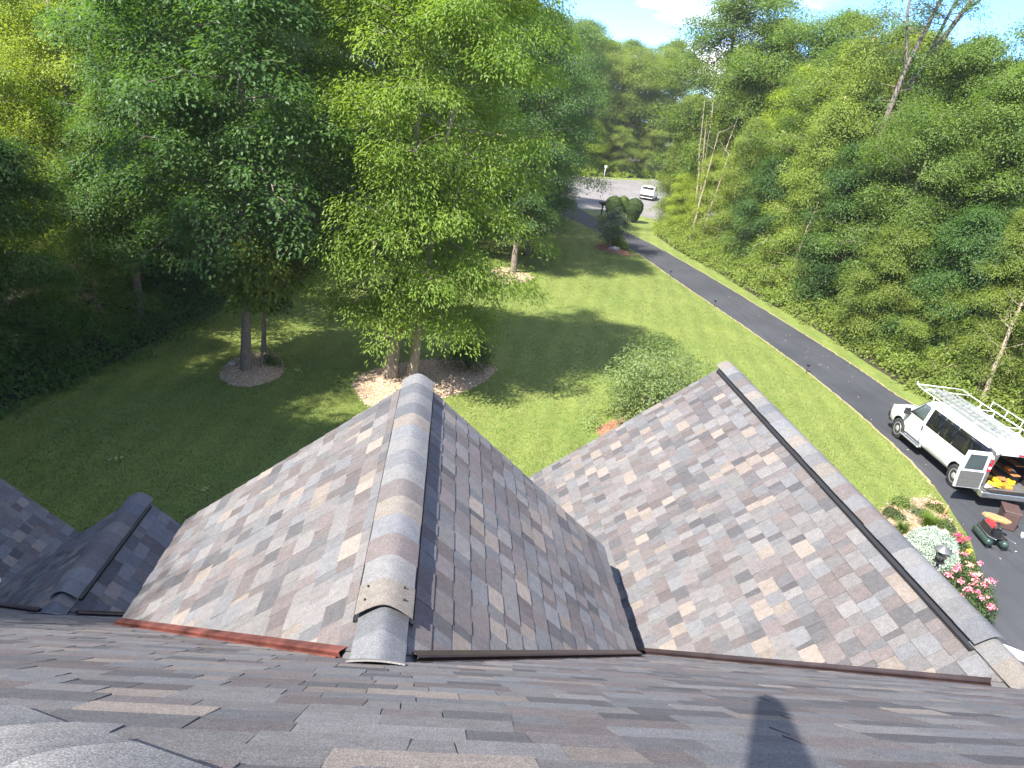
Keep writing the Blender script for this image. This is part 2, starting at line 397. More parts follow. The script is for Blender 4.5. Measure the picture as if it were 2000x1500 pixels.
bed('mulch_bed', smooth_poly([(-7.1, 23.7), (-7.15, 25.0), (-6.7, 26.2), (-6.0, 26.5), (-5.35, 25.6), (-5.15, 24.2), (-5.7, 23.2), (-6.4, 23.0)], 4), 0.14, M['mulch'], M['chips'], 'oval wood chip bed around the single grey trunk in the shaded lawn', 260)
bed('mulch_bed', smooth_poly([(2.3, 42.7), (3.6, 45.8), (5.4, 44.3), (5.3, 43.2), (4.5, 41.9), (3.3, 41.2)], 4), 0.12, M['mulch'], M['chips'], 'small brown mulch bed at the edge of the far tree shadow', 120)
bed('mulch_bed', smooth_poly([(11.3, 56.4), (12.1, 55.2), (13.3, 54.7), (14.1, 54.9), (14.0, 57.0), (13.2, 59.0), (12.0, 58.4)], 4), 0.12, M['mulch_red'], M['chips_red'], 'reddish mulch bed beside the driveway with a small white flowering tree', 120)
bed('mulch_bed', smooth_poly([(5.5, 21.9), (6.0, 22.9), (7.3, 24.1), (8.9, 23.9), (9.3, 22.3), (8.3, 20.9), (6.4, 20.9)], 4), 0.12, M['mulch_red'], M['chips_red'], 'orange brown mulch bed under the bush behind the right gable', 160)
garden = bed('flower_bed', smooth_poly([(12.9, 17.6), (13.6, 18.5), (14.7, 19.2), (15.9, 19.5), (15.72, 18.3), (15.28, 16.95), (14.6, 15.7), (13.65, 14.3), (12.8, 13.0), (11.2, 12.2), (10.6, 14.2), (11.6, 16.2)], 4), 0.12, M['soil'], M['chips'], 'tan mulched flower bed between the lawn and the driveway', 90)

# ------------------------------------------------------------------ house roofs
A0, MM, MG = 0.2832, 0.8019, 0.8099         # main slope: z = HC - A0 - MM*y ; gable slope MG
house = empty('house', (0, 0, 0))
tag(house, 'house with steep grey and tan shingle gables and a main roof in the foreground', 'house')
def zmain(y): return HC - A0 - MM * y
def ymain(z): return (HC - A0 - z) / MM
PAL = [((0.228, 0.216, 0.205), .29), ((0.190, 0.196, 0.204), .18), ((0.175, 0.142, 0.132), .20), ((0.205, 0.172, 0.168), .13), ((0.335, 0.27, 0.21), .085), ((0.115, 0.115, 0.122), .115)]
PC = np.array([p[0] for p in PAL]) * 0.655 * np.array([1.005, 1.0, 1.0]); PC = PC * 0.60 + PC.mean(1, keepdims=True) * 0.22 + PC.mean(0, keepdims=True) * 0.18; PW = np.array([p[1] for p in PAL]); PW = PW / PW.sum()
srng = np.random.default_rng(21)
def clip(poly, bound):
    out = list(poly); n = len(bound)
    for i in range(n):
        a, b = bound[i], bound[(i + 1) % n]; ex, ey = b[0] - a[0], b[1] - a[1]; inp = out; out = []
        if not inp: return []
        side = [ex * (p[1] - a[1]) - ey * (p[0] - a[0]) for p in inp]
        for k in range(len(inp)):
            p, q = inp[k], inp[(k + 1) % len(inp)]; sp, sq = side[k], side[(k + 1) % len(inp)]
            if sp >= 0: out.append(p)
            if (sp >= 0) != (sq >= 0):
                t = sp / (sp - sq); out.append((p[0] + (q[0] - p[0]) * t, p[1] + (q[1] - p[1]) * t))
    return out
PIECES = []                                  # (verts, faces, colour, parent key, projected area)
def pix(p):
    d = Vector(p) - Vector((0, 0, HC)); w = d.dot(FW)
    if w < 0.05: return None
    return (1000 + 1450 * d.dot(RT) / w, 750 - 1450 * d.dot(UP) / w)
def parea(V3, n3, c3):
    if (Vector((0, 0, HC)) - c3).dot(n3) <= 0: return 0.0
    q = [pix(p) for p in V3]
    if any(k is None for k in q): return 0.0
    q = clip(q, [(0, 0), (2000, 0), (2000, 1500), (0, 1500)])
    if len(q) < 3: return 0.0
    return abs(sum(q[i][0] * q[(i + 1) % len(q)][1] - q[(i + 1) % len(q)][0] * q[i][1] for i in range(len(q)))) / 2
def shingle_field(key, O, u, v, n, bound, vmax, ur, hidden=None, expo=0.143, wk=0.72):
    O, u, v, n = Vector(O), Vector(u).normalized(), Vector(v).normalized(), Vector(n).normalized()
    a = sum(bound[i][0] * bound[(i + 1) % len(bound)][1] - bound[(i + 1) % len(bound)][0] * bound[i][1] for i in range(len(bound)))
    if a < 0: bound = bound[::-1]
    K = int(math.ceil(vmax / expo))
    for k in range(K):
        v1 = vmax - k * expo; v0 = v1 - expo - 0.016
        x = ur[0] - srng.uniform(0, 0.5); hi = srng.random() < 0.5
        lastc = None
        while x < ur[1]:
            w = wk * (srng.uniform(0.13, 0.32) if hi else srng.uniform(0.08, 0.24))
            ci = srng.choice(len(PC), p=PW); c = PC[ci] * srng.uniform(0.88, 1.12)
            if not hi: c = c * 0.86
            th = (0.0095 if hi else 0.006) * (0.75 if wk > 1 else 1.0)
            dv = srng.uniform(-0.002, 0.002) - (0 if hi else 0.004)
            ja = srng.uniform(-0.002, 0.014)
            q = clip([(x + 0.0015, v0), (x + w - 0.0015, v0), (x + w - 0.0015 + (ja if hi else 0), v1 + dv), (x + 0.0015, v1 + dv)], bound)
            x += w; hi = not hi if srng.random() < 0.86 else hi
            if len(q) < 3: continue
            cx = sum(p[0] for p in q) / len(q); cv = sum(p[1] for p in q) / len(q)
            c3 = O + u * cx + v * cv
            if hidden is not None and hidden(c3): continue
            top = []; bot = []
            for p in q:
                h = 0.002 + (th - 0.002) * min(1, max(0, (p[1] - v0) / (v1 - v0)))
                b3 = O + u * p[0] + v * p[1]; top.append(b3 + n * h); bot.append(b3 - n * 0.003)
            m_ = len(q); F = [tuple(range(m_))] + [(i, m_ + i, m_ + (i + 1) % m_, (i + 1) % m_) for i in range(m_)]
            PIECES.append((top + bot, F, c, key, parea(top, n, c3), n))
def flip_ok(me, n):
    pass
def strip(name, A, B, prof, m, parent, n=1):
    """profile (list of offset vectors) swept from A to B"""
    A, B = Vector(A), Vector(B); o = MB(); V = []; F = []; k = len(prof)
    for i in range(n + 1):
        p = A.lerp(B, i / n)
        for q in prof: V.append(p + q)
    for i in range(n):
        for j in range(k - 1): F.append((i * k + j, i * k + j + 1, (i + 1) * k + j + 1, (i + 1) * k + j))
    o.add(V, F, 0)
    ob = o.build(name, m, parent)
    sm = ob.modifiers.new('thick', 'SOLIDIFY'); sm.thickness = 0.002
    return ob
def cap_mesh(A, d, lat, half, slope, h, t, c, L, mk='ridge_cap', soft=0.035, lift=0.0012):
    """one bent cap shingle starting at A, running L along d, across lat"""
    A, d, lat = Vector(A), Vector(d).normalized(), Vector(lat).normalized(); up = d.cross(lat)
    if up.z < 0: up = -up
    ns = 10; V = []
    for (s, dh) in ((0, 0.0), (L, lift)):
        for lay in (0, 1):
            for i in range(ns + 1):
                x = -half + 2 * half * i / ns
                z = h + dh - (math.sqrt((slope * x) ** 2 + soft ** 2) - soft) - (t if lay else 0)
                V.append(A + d * s + lat * x + up * z)
    F = []; k = ns + 1
    def idx(e, lay, i): return e * 2 * k + lay * k + i
    for i in range(ns):
        F.append((idx(0, 0, i), idx(0, 0, i + 1), idx(1, 0, i + 1), idx(1, 0, i)))
        F.append((idx(0, 1, i), idx(1, 1, i), idx(1, 1, i + 1), idx(0, 1, i + 1)))
        for e in (0, 1): F.append((idx(e, 0, i), idx(e, 1, i), idx(e, 1, i + 1), idx(e, 0, i + 1)))
    for i in (0, ns): F.append((idx(0, 0, i), idx(1, 0, i), idx(1, 1, i), idx(0, 1, i)))
    o = MB(); o.add(V, F, 0, False); me = o.mesh(mk, M['shingle'])
    for p in me.polygons: p.use_smooth = True
    me.set_sharp_from_angle(angle=math.radians(38))
    set_tint(me, c); return me
def set_tint(me, c):
    at = me.color_attributes.new('tint', 'FLOAT_COLOR', 'POINT')
    at.data.foreach_set('color', np.tile(np.array([c[0], c[1], c[2], 1.0], np.float32), len(me.vertices)))
CAPC = [(0.235, 0.232, 0.23), (0.28, 0.275, 0.265), (0.21, 0.185, 0.175), (0.31, 0.275, 0.235), (0.185, 0.19, 0.20), (0.255, 0.258, 0.265), (0.235, 0.20, 0.19)]
def caps(A, d, lat, half, slope, h, total, expo, parent, seed, L=0.33, soft=0.035):
    r = random.Random(seed); n = int(round(total / expo)); last = -1; res = []
    for i in range(n):
        ci = r.randrange(len(CAPC))
        while ci == last: ci = r.randrange(len(CAPC))
        last = ci; k = r.uniform(0.92, 1.08) * 0.54
        me = cap_mesh(Vector(A) + Vector(d).normalized() * (i * expo), d, lat, half * r.uniform(0.98, 1.02), slope, h, 0.0045, [x * k for x in CAPC[ci]], min(L, expo * 1.04 + 0.01), 'ridge_cap', soft)
        res.append(link(bpy.data.objects.new('ridge_cap', me), parent))
    return res
GABLES = []
def gable(name, xc, zr, yfar, wl, wr, vent_y, label, fl=('flash', 'flash_shaded'), m=MG, sides=(-1, 1), seed=1, lower=True):
    rt = math.sqrt(1 + m * m); yr0 = ymain(zr)
    # deck slabs
    o = MB()
    for s, w in ((-1, wl), (1, wr)):
        ze = zr - m * w; ye = max(ymain(ze) - 0.0, -1)
        ye = min(ye, yfar - 0.3)
        top = [(xc, yfar - 0.02, zr - 0.006), (xc, yr0 - 0.1, zr - 0.006), (xc + s * w * 0.997, ye, ze - 0.006), (xc + s * w * 0.997, yfar - 0.02, ze - 0.006)]
        bot = [(p[0], p[1], p[2] - 0.11) for p in top]
        o.add(top + bot, [(0, 1, 2, 3), (7, 6, 5, 4), (0, 4, 5, 1), (1, 5, 6, 2), (2, 6, 7, 3), (3, 7, 4, 0)], 0)
    roof = o.build(name, M['deck'], house); roof['label'] = label
    GABLES.append((xc, zr, yfar, wl, wr, m, roof))
    for s, w in ((-1, wl), (1, wr)):
        if s not in sides: continue
        ze = zr - m * w; vmax = w * rt
        uA, uB = yfar - yr0, yfar - min(ymain(ze), yfar - 0.1)
        g = 0.055                                 # shingles stop short of the valley
        bound = [(0, 0.0), (uA - g, 0.0), (uB - g, vmax + 0.006), (0, vmax + 0.006)]
        shingle_field(roof, (xc, yfar, zr), (0, -1, 0), (s, 0, -m), (s * m, 0, 1), bound, vmax, (0, uA + 0.2), wk=0.6 if xc > 2 else 0.75)
        # valley flashing: gable flange, rib, main flange
        P0 = Vector((xc + s * (0.17 if lower else 0.0), 0, zr - m * (0.17 if lower else 0))); P0.y = ymain(P0.z)
        P1 = Vector((xc + s * (w + 0.03), ymain(ze - m * 0.03), ze - m * 0.03))
        d = (P1 - P0).normalized(); n1 = Vector((s * m, 0, 1)).normalized(); n2 = Vector((0, MM, 1)).normalized()
        e1 = n1.cross(d); e1 = e1 if e1.y > 0 else -e1
        e2 = n2.cross(d); e2 = e2 if e2.y < 0 else -e2
        prof = [e1 * 0.060 + n1 * 0.012, e1 * 0.022 + n1 * 0.030, e1 * 0.010 + n1 * 0.030, e2 * 0.004 + n2 * 0.008, e2 * 0.030 + n2 * 0.012, e2 * 0.032 + n2 * 0.003]
        f = strip('valley_flashing', P0, P1, prof, M[fl[0] if s < 0 else fl[1]], roof, 6)
    # white rake boards under the far edge and gable end wall
    o = MB()
    for s, w in ((-1, wl), (1, wr)):
        a = Vector((xc, yfar - 0.02, zr - 0.05)); b = Vector((xc + s * w, yfar - 0.02, zr - m * w - 0.05))
        o.add([a, b, b - Vector((0, 0, .18)), a - Vector((0, 0, .18)), a - Vector((0, .03, 0)), b - Vector((0, .03, 0)), b - Vector((0, .03, .18)), a - Vector((0, .03, .18))],
              [(0, 1, 2, 3), (7, 6, 5, 4), (0, 4, 5, 1), (2, 6, 7, 3), (1, 5, 6, 2), (0, 3, 7, 4)], 0)
    o.build('rake_board', M['white_trim'], roof)
    # ridge vent and caps
    if vent_y is not None:
        for s in (-1, 1):
            o = MB(); x0, x1 = 0.08, 0.137
            for (ya, yb) in ((vent_y, yfar - 0.05),):
                P = []
                for y in (ya, yb):
                    for x, dz in ((x0, 0.013), (x1, 0.013), (x1, 0.027), (x0, 0.032)):
                        P.append((xc + s * x, y, zr - m * x + dz))
                o.add(P, [(0, 1, 2, 3), (7, 6, 5, 4), (0, 4, 5, 1), (1, 5, 6, 2), (2, 6, 7, 3), (3, 7, 4, 0)], 0)
            y = vent_y + 0.01
            while y < yfar - 0.06:
                x = x1 + 0.003; o.box((xc + s * x, y, zr - m * x + 0.02), (0.014, 0.007 if y < vent_y + 2.2 else 0.02, 0.02), 0); y += 0.017 if y < vent_y + 2.2 else 0.04
            vv = o.build('ridge_vent', M['vent'], roof)
        caps((xc, yfar + 0.015, zr), (0, -1, 0), (1, 0, 0), 0.136, m, 0.040, yfar + 0.015 - vent_y + 0.03, 0.205, roof, seed, soft=0.05)
        if lower and vent_y - yr0 > 0.1:
            caps((xc, vent_y + 0.06, zr), (0, -1, 0), (1, 0, 0), 0.122, m, 0.014, vent_y - yr0 + 0.10, 0.21, roof, seed + 50, soft=0.022)
            # last cap folded down on to the main slope
            me = cap_mesh((xc, yr0 + 0.03, zr - 0.022), (0, -1.0, 0.80), (1, 0, 0), 0.124, 0.22, 0.020, 0.007, (0.17, 0.162, 0.15), 0.13)
            link(bpy.data.objects.new('ridge_cap', me), roof)
    else:
        caps((xc, yfar + 0.015, zr), (0, -1, 0), (1, 0, 0), 0.15, m, 0.026, yfar - yr0, 0.143, roof, seed)
    return roof
zC, zR, zL = HC - 2.3459, HC - 2.9042, HC - 4.9128
rC = gable('gable_roof', -0.1219, zC, 6.0034, 1.9791, 1.9039, 2.95, 'central gable roof with tall rounded ridge cap', seed=3)
rR = gable('gable_roof', 3.8381, zR, 9.044, 3.0, 3.0, 3.72, 'large gable roof with checkered grey and tan shingles', ('flash_shaded', 'flash_shaded'), seed=9)
rL = gable('gable_roof', -3.2727, zL, 7.9093, 1.72, 0.4516, 6.12, 'small low gable roof in shade', ('flash_shaded', 'flash_shaded'), seed=14)
rF = gable('gable_roof', -8.6, HC - 6.09 + 0.8099 * 2.5, 10.0, 3.2, 3.7, 8.3, 'far gable roof slope at the edge of the lawn', ('flash_shaded', 'flash_shaded'), sides=(1,), seed=17)
# small exposed nails on the last ridge cap of the central gable
for (sx, yy) in ((-0.095, 3.10), (0.085, 3.10), (-0.1, 3.0), (0.09, 3.01)):
    o = MB(); zz = zC + 0.058 - (math.sqrt((MG * sx) ** 2 + 0.035 ** 2) - 0.035); o.lathe([(0.0055, -0.006), (0.0055, 0.0015), (0.003, 0.003)], 8, 0, (-0.1219 + sx, yy, zz)); o.build('nail', M['nail'], rC)
def under_gable(c3):
    for (xc, zr, yfar, wl, wr, m, _) in GABLES:
        dx = c3.x - xc; w = wr if dx > 0 else wl
        if abs(dx) < w - 0.05 and c3.y > ymain(zr - m * abs(dx)) + 0.15 and c3.y < yfar: return True
    return False
# main slope
def hx(y): return 0.41 - 1.2987 * y            # plan line of the hip
HX = 0.12
Y0 = 0.22; YE = 7.6; rtm = math.sqrt(1 + MM * MM)
o = MB(); X1 = 9.5
def slab(o, top, t=0.12):
    top = [Vector(p) for p in top]; n = len(top); bot = [p - Vector((0, 0, t)) for p in top]
    o.add(top + bot, [tuple(range(n)), tuple(range(2 * n - 1, n - 1, -1))] + [(i, n + i, n + (i + 1) % n, (i + 1) % n) for i in range(n)], 0)
zr0 = zmain(Y0) - 0.006; ze0 = zmain(YE) - 0.006
slab(o, [(hx(Y0), Y0, zr0), (X1, Y0, zr0), (X1, YE, ze0), (hx(YE), YE, ze0)])
slab(o, [(hx(Y0), Y0, zr0), (hx(YE), YE, ze0), (hx(YE), 2 * Y0 - YE, ze0)])
slab(o, [(hx(Y0), Y0, zr0), (hx(YE), 2 * Y0 - YE, ze0), (X1, 2 * Y0 - YE, ze0), (X1, Y0, zr0)])
rM = o.build('main_roof', M['deck'], house); rM['label'] = 'main roof slope of overlapping shingles in the foreground'
vmx = (YE - Y0) * rtm
bm_ = [(hx(Y0), 0.0), (7.2, 0.0), (7.2, vmx), (hx(YE), vmx)]
shingle_field(rM, (0, Y0, zmain(Y0)), (1, 0, 0), (0, 1, -MM), (0, MM, 1), bm_, vmx, (-9.5, 7.2), lambda c: under_gable(c) or c.x > 3.2 + 0.9 * c.y + 1.5, wk=1.05)
# hip caps climbing towards the camera, and ridge caps behind it
hipd = Vector((1.2987, -1, MM)).normalized(); latd = Vector((1, 1.2987, 0))
st = Vector((hx(1.75), 1.75, zmain(1.75)))
hr = random.Random(33); nh = int((1.75 - Y0) / -hipd.y / 0.20)
for i in range(nh):
    # each cap laps over the one below it, its lower edge standing proud
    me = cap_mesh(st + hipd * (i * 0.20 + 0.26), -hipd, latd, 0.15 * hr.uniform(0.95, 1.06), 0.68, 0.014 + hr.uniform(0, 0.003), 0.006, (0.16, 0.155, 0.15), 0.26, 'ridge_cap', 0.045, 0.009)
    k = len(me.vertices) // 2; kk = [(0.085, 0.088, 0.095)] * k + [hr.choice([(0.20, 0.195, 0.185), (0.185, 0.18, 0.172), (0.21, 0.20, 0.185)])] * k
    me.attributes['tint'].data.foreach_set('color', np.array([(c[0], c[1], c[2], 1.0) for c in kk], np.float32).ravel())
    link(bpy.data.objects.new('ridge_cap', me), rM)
caps((hx(Y0), Y0, zmain(Y0)), (1, 0, 0), (0, 1, 0), 0.13, MM, 0.022, 2.8, 0.2, rM, 35)
# sort pieces: the 300 that show largest stay single, the rest are joined
PIECES.sort(key=lambda p: -p[4])
for (V, F, c, key, ar, n) in PIECES[:300]:
    me = bpy.data.meshes.new('shingle'); me.from_pydata([tuple(p) for p in V], [], F); me.materials.append(M['shingle']); set_tint(me, c); me.update()
    if me.polygons[0].normal.dot(n) < 0: me.flip_normals()
    link(bpy.data.objects.new('shingle', me), key)
V = []; F = []; CC = []
for (v, f, c, key, ar, n) in PIECES[300:]:
    b = len(V); V.extend([tuple(p) for p in v]); F.extend([tuple(b + i for i in q) for q in f]); CC.extend([(c[0], c[1], c[2], 1.0)] * len(v))
me = bpy.data.meshes.new('shingle_field'); me.from_pydata(V, [], F); me.materials.append(M['shingle'])
at = me.color_attributes.new('tint', 'FLOAT_COLOR', 'POINT'); at.data.foreach_set('color', np.array(CC, np.float32).ravel())
bm = bmesh.new(); bm.from_mesh(me); bmesh.ops.recalc_face_normals(bm, faces=bm.faces); bm.to_mesh(me); bm.free(); me.update()
sf = link(bpy.data.objects.new('shingle_field', me), house); sf['kind'] = 'stuff'
# white gutter on the left eave of the small gable
o = MB(); xg = -3.2727 - 1.75; zg = zL - MG * 1.75
o.box((xg - 0.05, 7.1, zg - 0.05), (0.11, 1.75, 0.012)); o.box((xg - 0.105, 7.1, zg + 0.0), (0.012, 1.75, 0.11)); o.box((xg, 7.1, zg), (0.008, 1.75, 0.09)); o.box((xg - 0.05, 7.98, zg), (0.12, 0.012, 0.11))
o.build('gutter', M['white_trim'], house)
# walls below the roofs
o = MB()
def wallbox(x0, x1, y0, y1, z1): o.box(((x0 + x1) / 2, (y0 + y1) / 2, z1 / 2), (x1 - x0, y1 - y0, z1))
wallbox(-4.0, 9.2, -4.6, 4.4, zmain(4.6) - 0.25)
wallbox(-1.75, 1.45, 3.5, 5.7, zC - MG * 1.9 - 0.1)
wallbox(1.25, 6.4, 3.4, 8.7, zR - MG * 2.9 - 0.05)
wallbox(-4.7, -2.9, 4.0, 7.6, zL - MG * 1.6 - 0.1)
wallbox(-11.5, -5.3, 0.0, 9.6, 1.9)
o.build('wall', M['siding'], house)

# ------------------------------------------------------------------ trees and plants
def unit(a): return a / (np.linalg.norm(a, axis=-1, keepdims=True) + 1e-9)
def pads_to_leaves(r, PC_, PO, PR, nleaf, ll, lw, flat=0.75, sag=0.4, jit=0.38, droop=0.45):
    """leaf sprays: pad centres, outward directions, radii -> leaf mesh arrays"""
    n = np.maximum(3, (nleaf * (PR / PR.mean()) ** 1.7)).astype(int); idx = np.repeat(np.arange(len(PC_)), n); N = len(idx)
    a = r.uniform(0, 2 * np.pi, N); k = np.sqrt(r.random(N)); R = PR[idx]
    rad = np.column_stack([np.cos(a), np.sin(a), np.zeros(N)])
    lump = 1 + 0.25 * np.sin(3 * a + idx * 1.7) + 0.15 * np.sin(5 * a + idx)
    off = rad * (k * R * lump)[:, None]
    off[:, 2] = -sag * (k ** 2) * R + r.normal(0, flat * 0.4, N) * R
    # tilt pad outward
    o = PO[idx]; off[:, 2] -= 0.25 * (off[:, 0] * o[:, 0] + off[:, 1] * o[:, 1])
    C = PC_[idx] + off
    nn = np.array([0, 0, 1.0]) + rad * (0.55 * k)[:, None] + o * 0.3 + r.normal(0, jit, (N, 3))
    nn[:, 2] = np.abs(nn[:, 2]) + 0.1
    A = rad * 0.8 + o * 0.5 + np.array([0, 0, -droop]) + r.normal(0, 0.55, (N, 3))
    L = ll * r.uniform(0.65, 1.25, N); W = lw * r.uniform(0.7, 1.2, N)
    v, t = leaf_arrays(C, nn, A, L, W)
    ptone = r.random(len(PC_)); tone = np.clip(0.45 * ptone[idx] + 0.55 * r.random(N), 0, 1)
    return v, t, np.repeat(tone, 4)
def spine(r, H, lean, wob, n=9):
    t = np.linspace(0, 1, n); ph = r.uniform(0, 6.28, 2)
    x = lean[0] * t ** 1.2 * H + wob * np.sin(t * 5 + ph[0]) * t; y = lean[1] * t ** 1.2 * H + wob * np.sin(t * 4 + ph[1]) * t
    return np.column_stack([x, y, t * H])
def tree_meshes(seed, H, r0, cb, R, nl, nleaf, ll, lw, pad=(0.45, 0.85), lean=(0, 0), prof='round', bark='bark', wob=0.25, rise=0.5, fill=0.15, spread=1.0, droop=0.45, two=False, nsub=4, only=None):
    r = np.random.default_rng(seed); sp = spine(r, H, lean, wob)
    def at_h(t): return np.array([np.interp(t, np.linspace(0, 1, len(sp)), sp[:, k]) for k in range(3)])
    mb = MB()
    tt = np.linspace(0, 1, len(sp)); rad = r0 * (1 - 0.85 * tt) + 0.012
    rad[0] *= 1.35
    mb.tube([(sp[0] + [0, 0, -0.15])] + list(sp), [rad[0] * 1.15] + list(rad), 10, 0, True)
    PCs = []; POs = []; PRs = []
    def P(t):
        if prof == 'round': return math.sin(math.pi * min(1, 0.13 + 0.87 * t)) ** 0.7
        if prof == 'cone': return 1.05 * (1 - t) + 0.12
        if prof == 'column': return 0.55 + 0.45 * math.sin(math.pi * (0.1 + 0.85 * t))
        if prof == 'vase': return 0.35 + 0.75 * t if t < 0.75 else 0.91 - 1.6 * (t - 0.75)
        return 1.0
    ga = r.uniform(0, 6.28)
    for i in range(nl):
        f = (i + r.uniform(0.1, 0.9)) / nl; t = cb + (0.97 - cb) * f
        a = ga + i * 2.39996 + r.uniform(-0.4, 0.4)
        if only is not None and only(t, a, r): continue
        L = R * P(f) * r.uniform(0.72, 1.15); base = at_h(t)
        up = rise * (0.35 + 0.9 * f) + r.uniform(-0.15, 0.15)
        dh = np.array([math.cos(a), math.sin(a), 0]); pts = [base]
        for k in range(1, 6):
            s = k / 5; pts.append(base + dh * L * s + np.array([0, 0, 1]) * (up * L * s - 0.28 * L * s * s * (1.2 - f)) + r.normal(0, 0.04 * L, 3))
        rb = max(0.012, r0 * (1 - 0.85 * t) * 0.42)
        mb.tube(pts, list(np.linspace(rb, 0.012, 6)), 5, 0, False)
        pts = np.array(pts)
        def along(s): return np.array([np.interp(s, np.linspace(0, 1, 6), pts[:, k]) for k in range(3)])
        PCs.append(pts[-1]); POs.append(dh); PRs.append(r.uniform(*pad) * 0.9)
        for j in range(nsub):
            s = r.uniform(0.3, 0.98); q = along(s); sa = a + (1 if j % 2 else -1) * r.uniform(0.5, 1.3)
            sl = L * r.uniform(0.22, 0.42) * spread; sd = np.array([math.cos(sa), math.sin(sa), r.uniform(-0.1, 0.35)])
            e = q + sd * sl; mb.tube([q, (q + e) / 2 + [0, 0, 0.04 * sl], e], [rb * 0.35, rb * 0.2, 0.006], 4, 0, False)
            for w in (0.55, 1.0):
                PCs.append(q + (e - q) * w + r.normal(0, 0.12, 3)); POs.append(unit(sd * [1, 1, 0])); PRs.append(r.uniform(*pad))
    top = at_h(0.97)
    for k in range(3): PCs.append(top + r.normal(0, 0.3, 3)); POs.append(np.zeros(3)); PRs.append(r.uniform(*pad))
    nf = int(fill * len(PCs))
    for k in range(nf):
        j = r.integers(len(PCs)); base = at_h(min(1, max(cb, PCs[j][2] / H))); PCs.append(base + (PCs[j] - base) * r.uniform(0.2, 0.7)); POs.append(POs[j]); PRs.append(r.uniform(*pad))
    v, t, tone = pads_to_leaves(r, np.array(PCs), np.array(POs), np.array(PRs), nleaf, ll, lw, droop=droop)
    return mb.mesh('trunk', M[bark]), np_mesh('crown', v, t, M['leaf'], tone)
def place_tree(name, meshes, loc, tint, label, group=None, rz=0.0, sc=(1, 1, 1), cat='tree'):
    e = empty(name, (loc[0], loc[1], loc[2] if len(loc) > 2 else 0.0), rz); e.scale = sc
    tag(e, label, cat, group)
    a = link(bpy.data.objects.new('trunk', meshes[0]), e); b = link(bpy.data.objects.new('crown', meshes[1]), e)
    b.color = (tint[0], tint[1], tint[2], 1); return e
G_DARK = (0.060, 0.118, 0.030); G_MID = (0.112, 0.172, 0.036); G_LITE = (0.160, 0.208, 0.042); G_YEL = (0.205, 0.262, 0.036); G_BLUE = (0.086, 0.150, 0.056)
# the big tree in the wood chip bed
place_tree('oak_tree', tree_meshes(11, 15.5, 0.14, 0.33, 3.9, 40, 140, 0.155, 0.085, (0.42, 0.8), (-0.012, 0), 'column', 'bark', 0.15, 0.35, 0.3), (-6.35, 24.3), G_DARK, 'broad leaved tree tinted dark green for shade, with a straight grey trunk in the oval wood chip bed')  # dark leaf tint stands in for shade the neighbours only partly cast
place_tree('sapling', tree_meshes(12, 3.6, 0.06, 0.5, 0.7, 9, 40, 0.2, 0.11, (0.25, 0.45), (0.0, 0), 'round', 'bark', 0.06, 0.4), (-6.25, 26.4, 0.1), G_DARK, 'thin sapling trunk standing behind the grey trunk in the chip bed')
place_tree('bushy_tree', tree_meshes(13, 4.5, 0.03, 0.66, 0.95, 14, 90, 0.18, 0.10, (0.3, 0.5), (0.03, -0.08), 'round', 'bark', 0.05, 0.3), (-5.9, 24.6, 0.1), G_LITE, 'low pale green leafy spray beside the grey trunk')
# the pair of ash trees
ashA = tree_meshes(21, 15.0, 0.18, 0.175, 3.3, 42, 165, 0.14, 0.045, (0.42, 0.8), (0.018, 0.01), 'column', 'bark_pale', 0.25, 0.3, 0.25, droop=0.8)
ashB = tree_meshes(22, 14.0, 0.15, 0.155, 3.3, 40, 165, 0.14, 0.045, (0.42, 0.8), (0.075, 0.03), 'column', 'bark_pale', 0.2, 0.3, 0.25, droop=0.8)
place_tree('ash_tree', ashA, (-1.55, 24.9, 0.08), (0.15, 0.225, 0.034), 'bright green tree with the thick forked pale trunk in the large mulch bed')
place_tree('ash_tree', ashB, (-0.75, 24.5, 0.1), (0.145, 0.22, 0.034), 'bright green tree with the slanting pale trunk nearer the roof peak')
mb = MB(); mb.tube([(0.22, -0.08, -0.1), (0.20, -0.05, 0.5), (0.24, 0.0, 1.2), (0.3, 0.05, 2.6), (0.25, 0.1, 5)], [0.15, 0.12, 0.1, 0.09, 0.03], 8)
fk = mb.build('trunk', M['bark_pale'], [o for o in bpy.data.objects if o.name.startswith('ash_tree')][0])

# wood tree kinds
KIND = [
    tree_meshes(31, 13.5, 0.17, 0.16, 3.1, 38, 125, 0.132, 0.075, (0.5, 0.95), (0.02, 0.0), 'column', 'bark', 0.4, 0.45, 0.3),
    tree_meshes(32, 14.5, 0.16, 0.22, 2.9, 38, 125, 0.122, 0.062, (0.45, 0.85), (-0.01, 0.03), 'round', 'bark', 0.5, 0.6, 0.25),
    tree_meshes(33, 12.0, 0.13, 0.12, 2.7, 36, 120, 0.135, 0.052, (0.45, 0.85), (0.03, 0.02), 'cone', 'bark_pale', 0.3, 0.4, 0.3),
    tree_meshes(34, 16.5, 0.20, 0.26, 3.6, 40, 125, 0.145, 0.085, (0.55, 1.0), (0.0, -0.02), 'round', 'bark', 0.5, 0.55, 0.3),
    tree_meshes(35, 9.0, 0.10, 0.10, 2.6, 34, 118, 0.125, 0.07, (0.45, 0.85), (0.04, 0.0), 'round', 'bark', 0.3, 0.5, 0.3),
]
KH = [13.5, 14.5, 12.0, 16.5, 9.0]
TINTS = [G_DARK, G_MID, G_LITE, G_MID, G_BLUE, G_YEL]
prng = random.Random(5)
def dist_poly(p, line):
    best = 1e9
    for i in range(len(line) - 1):
        a, b = Vector(line[i]), Vector(line[i + 1]); d = b - a; t = max(0, min(1, (Vector(p) - a).dot(d) / d.length_squared)); best = min(best, (a + d * t - Vector(p)).length)
    return best
TREES = []
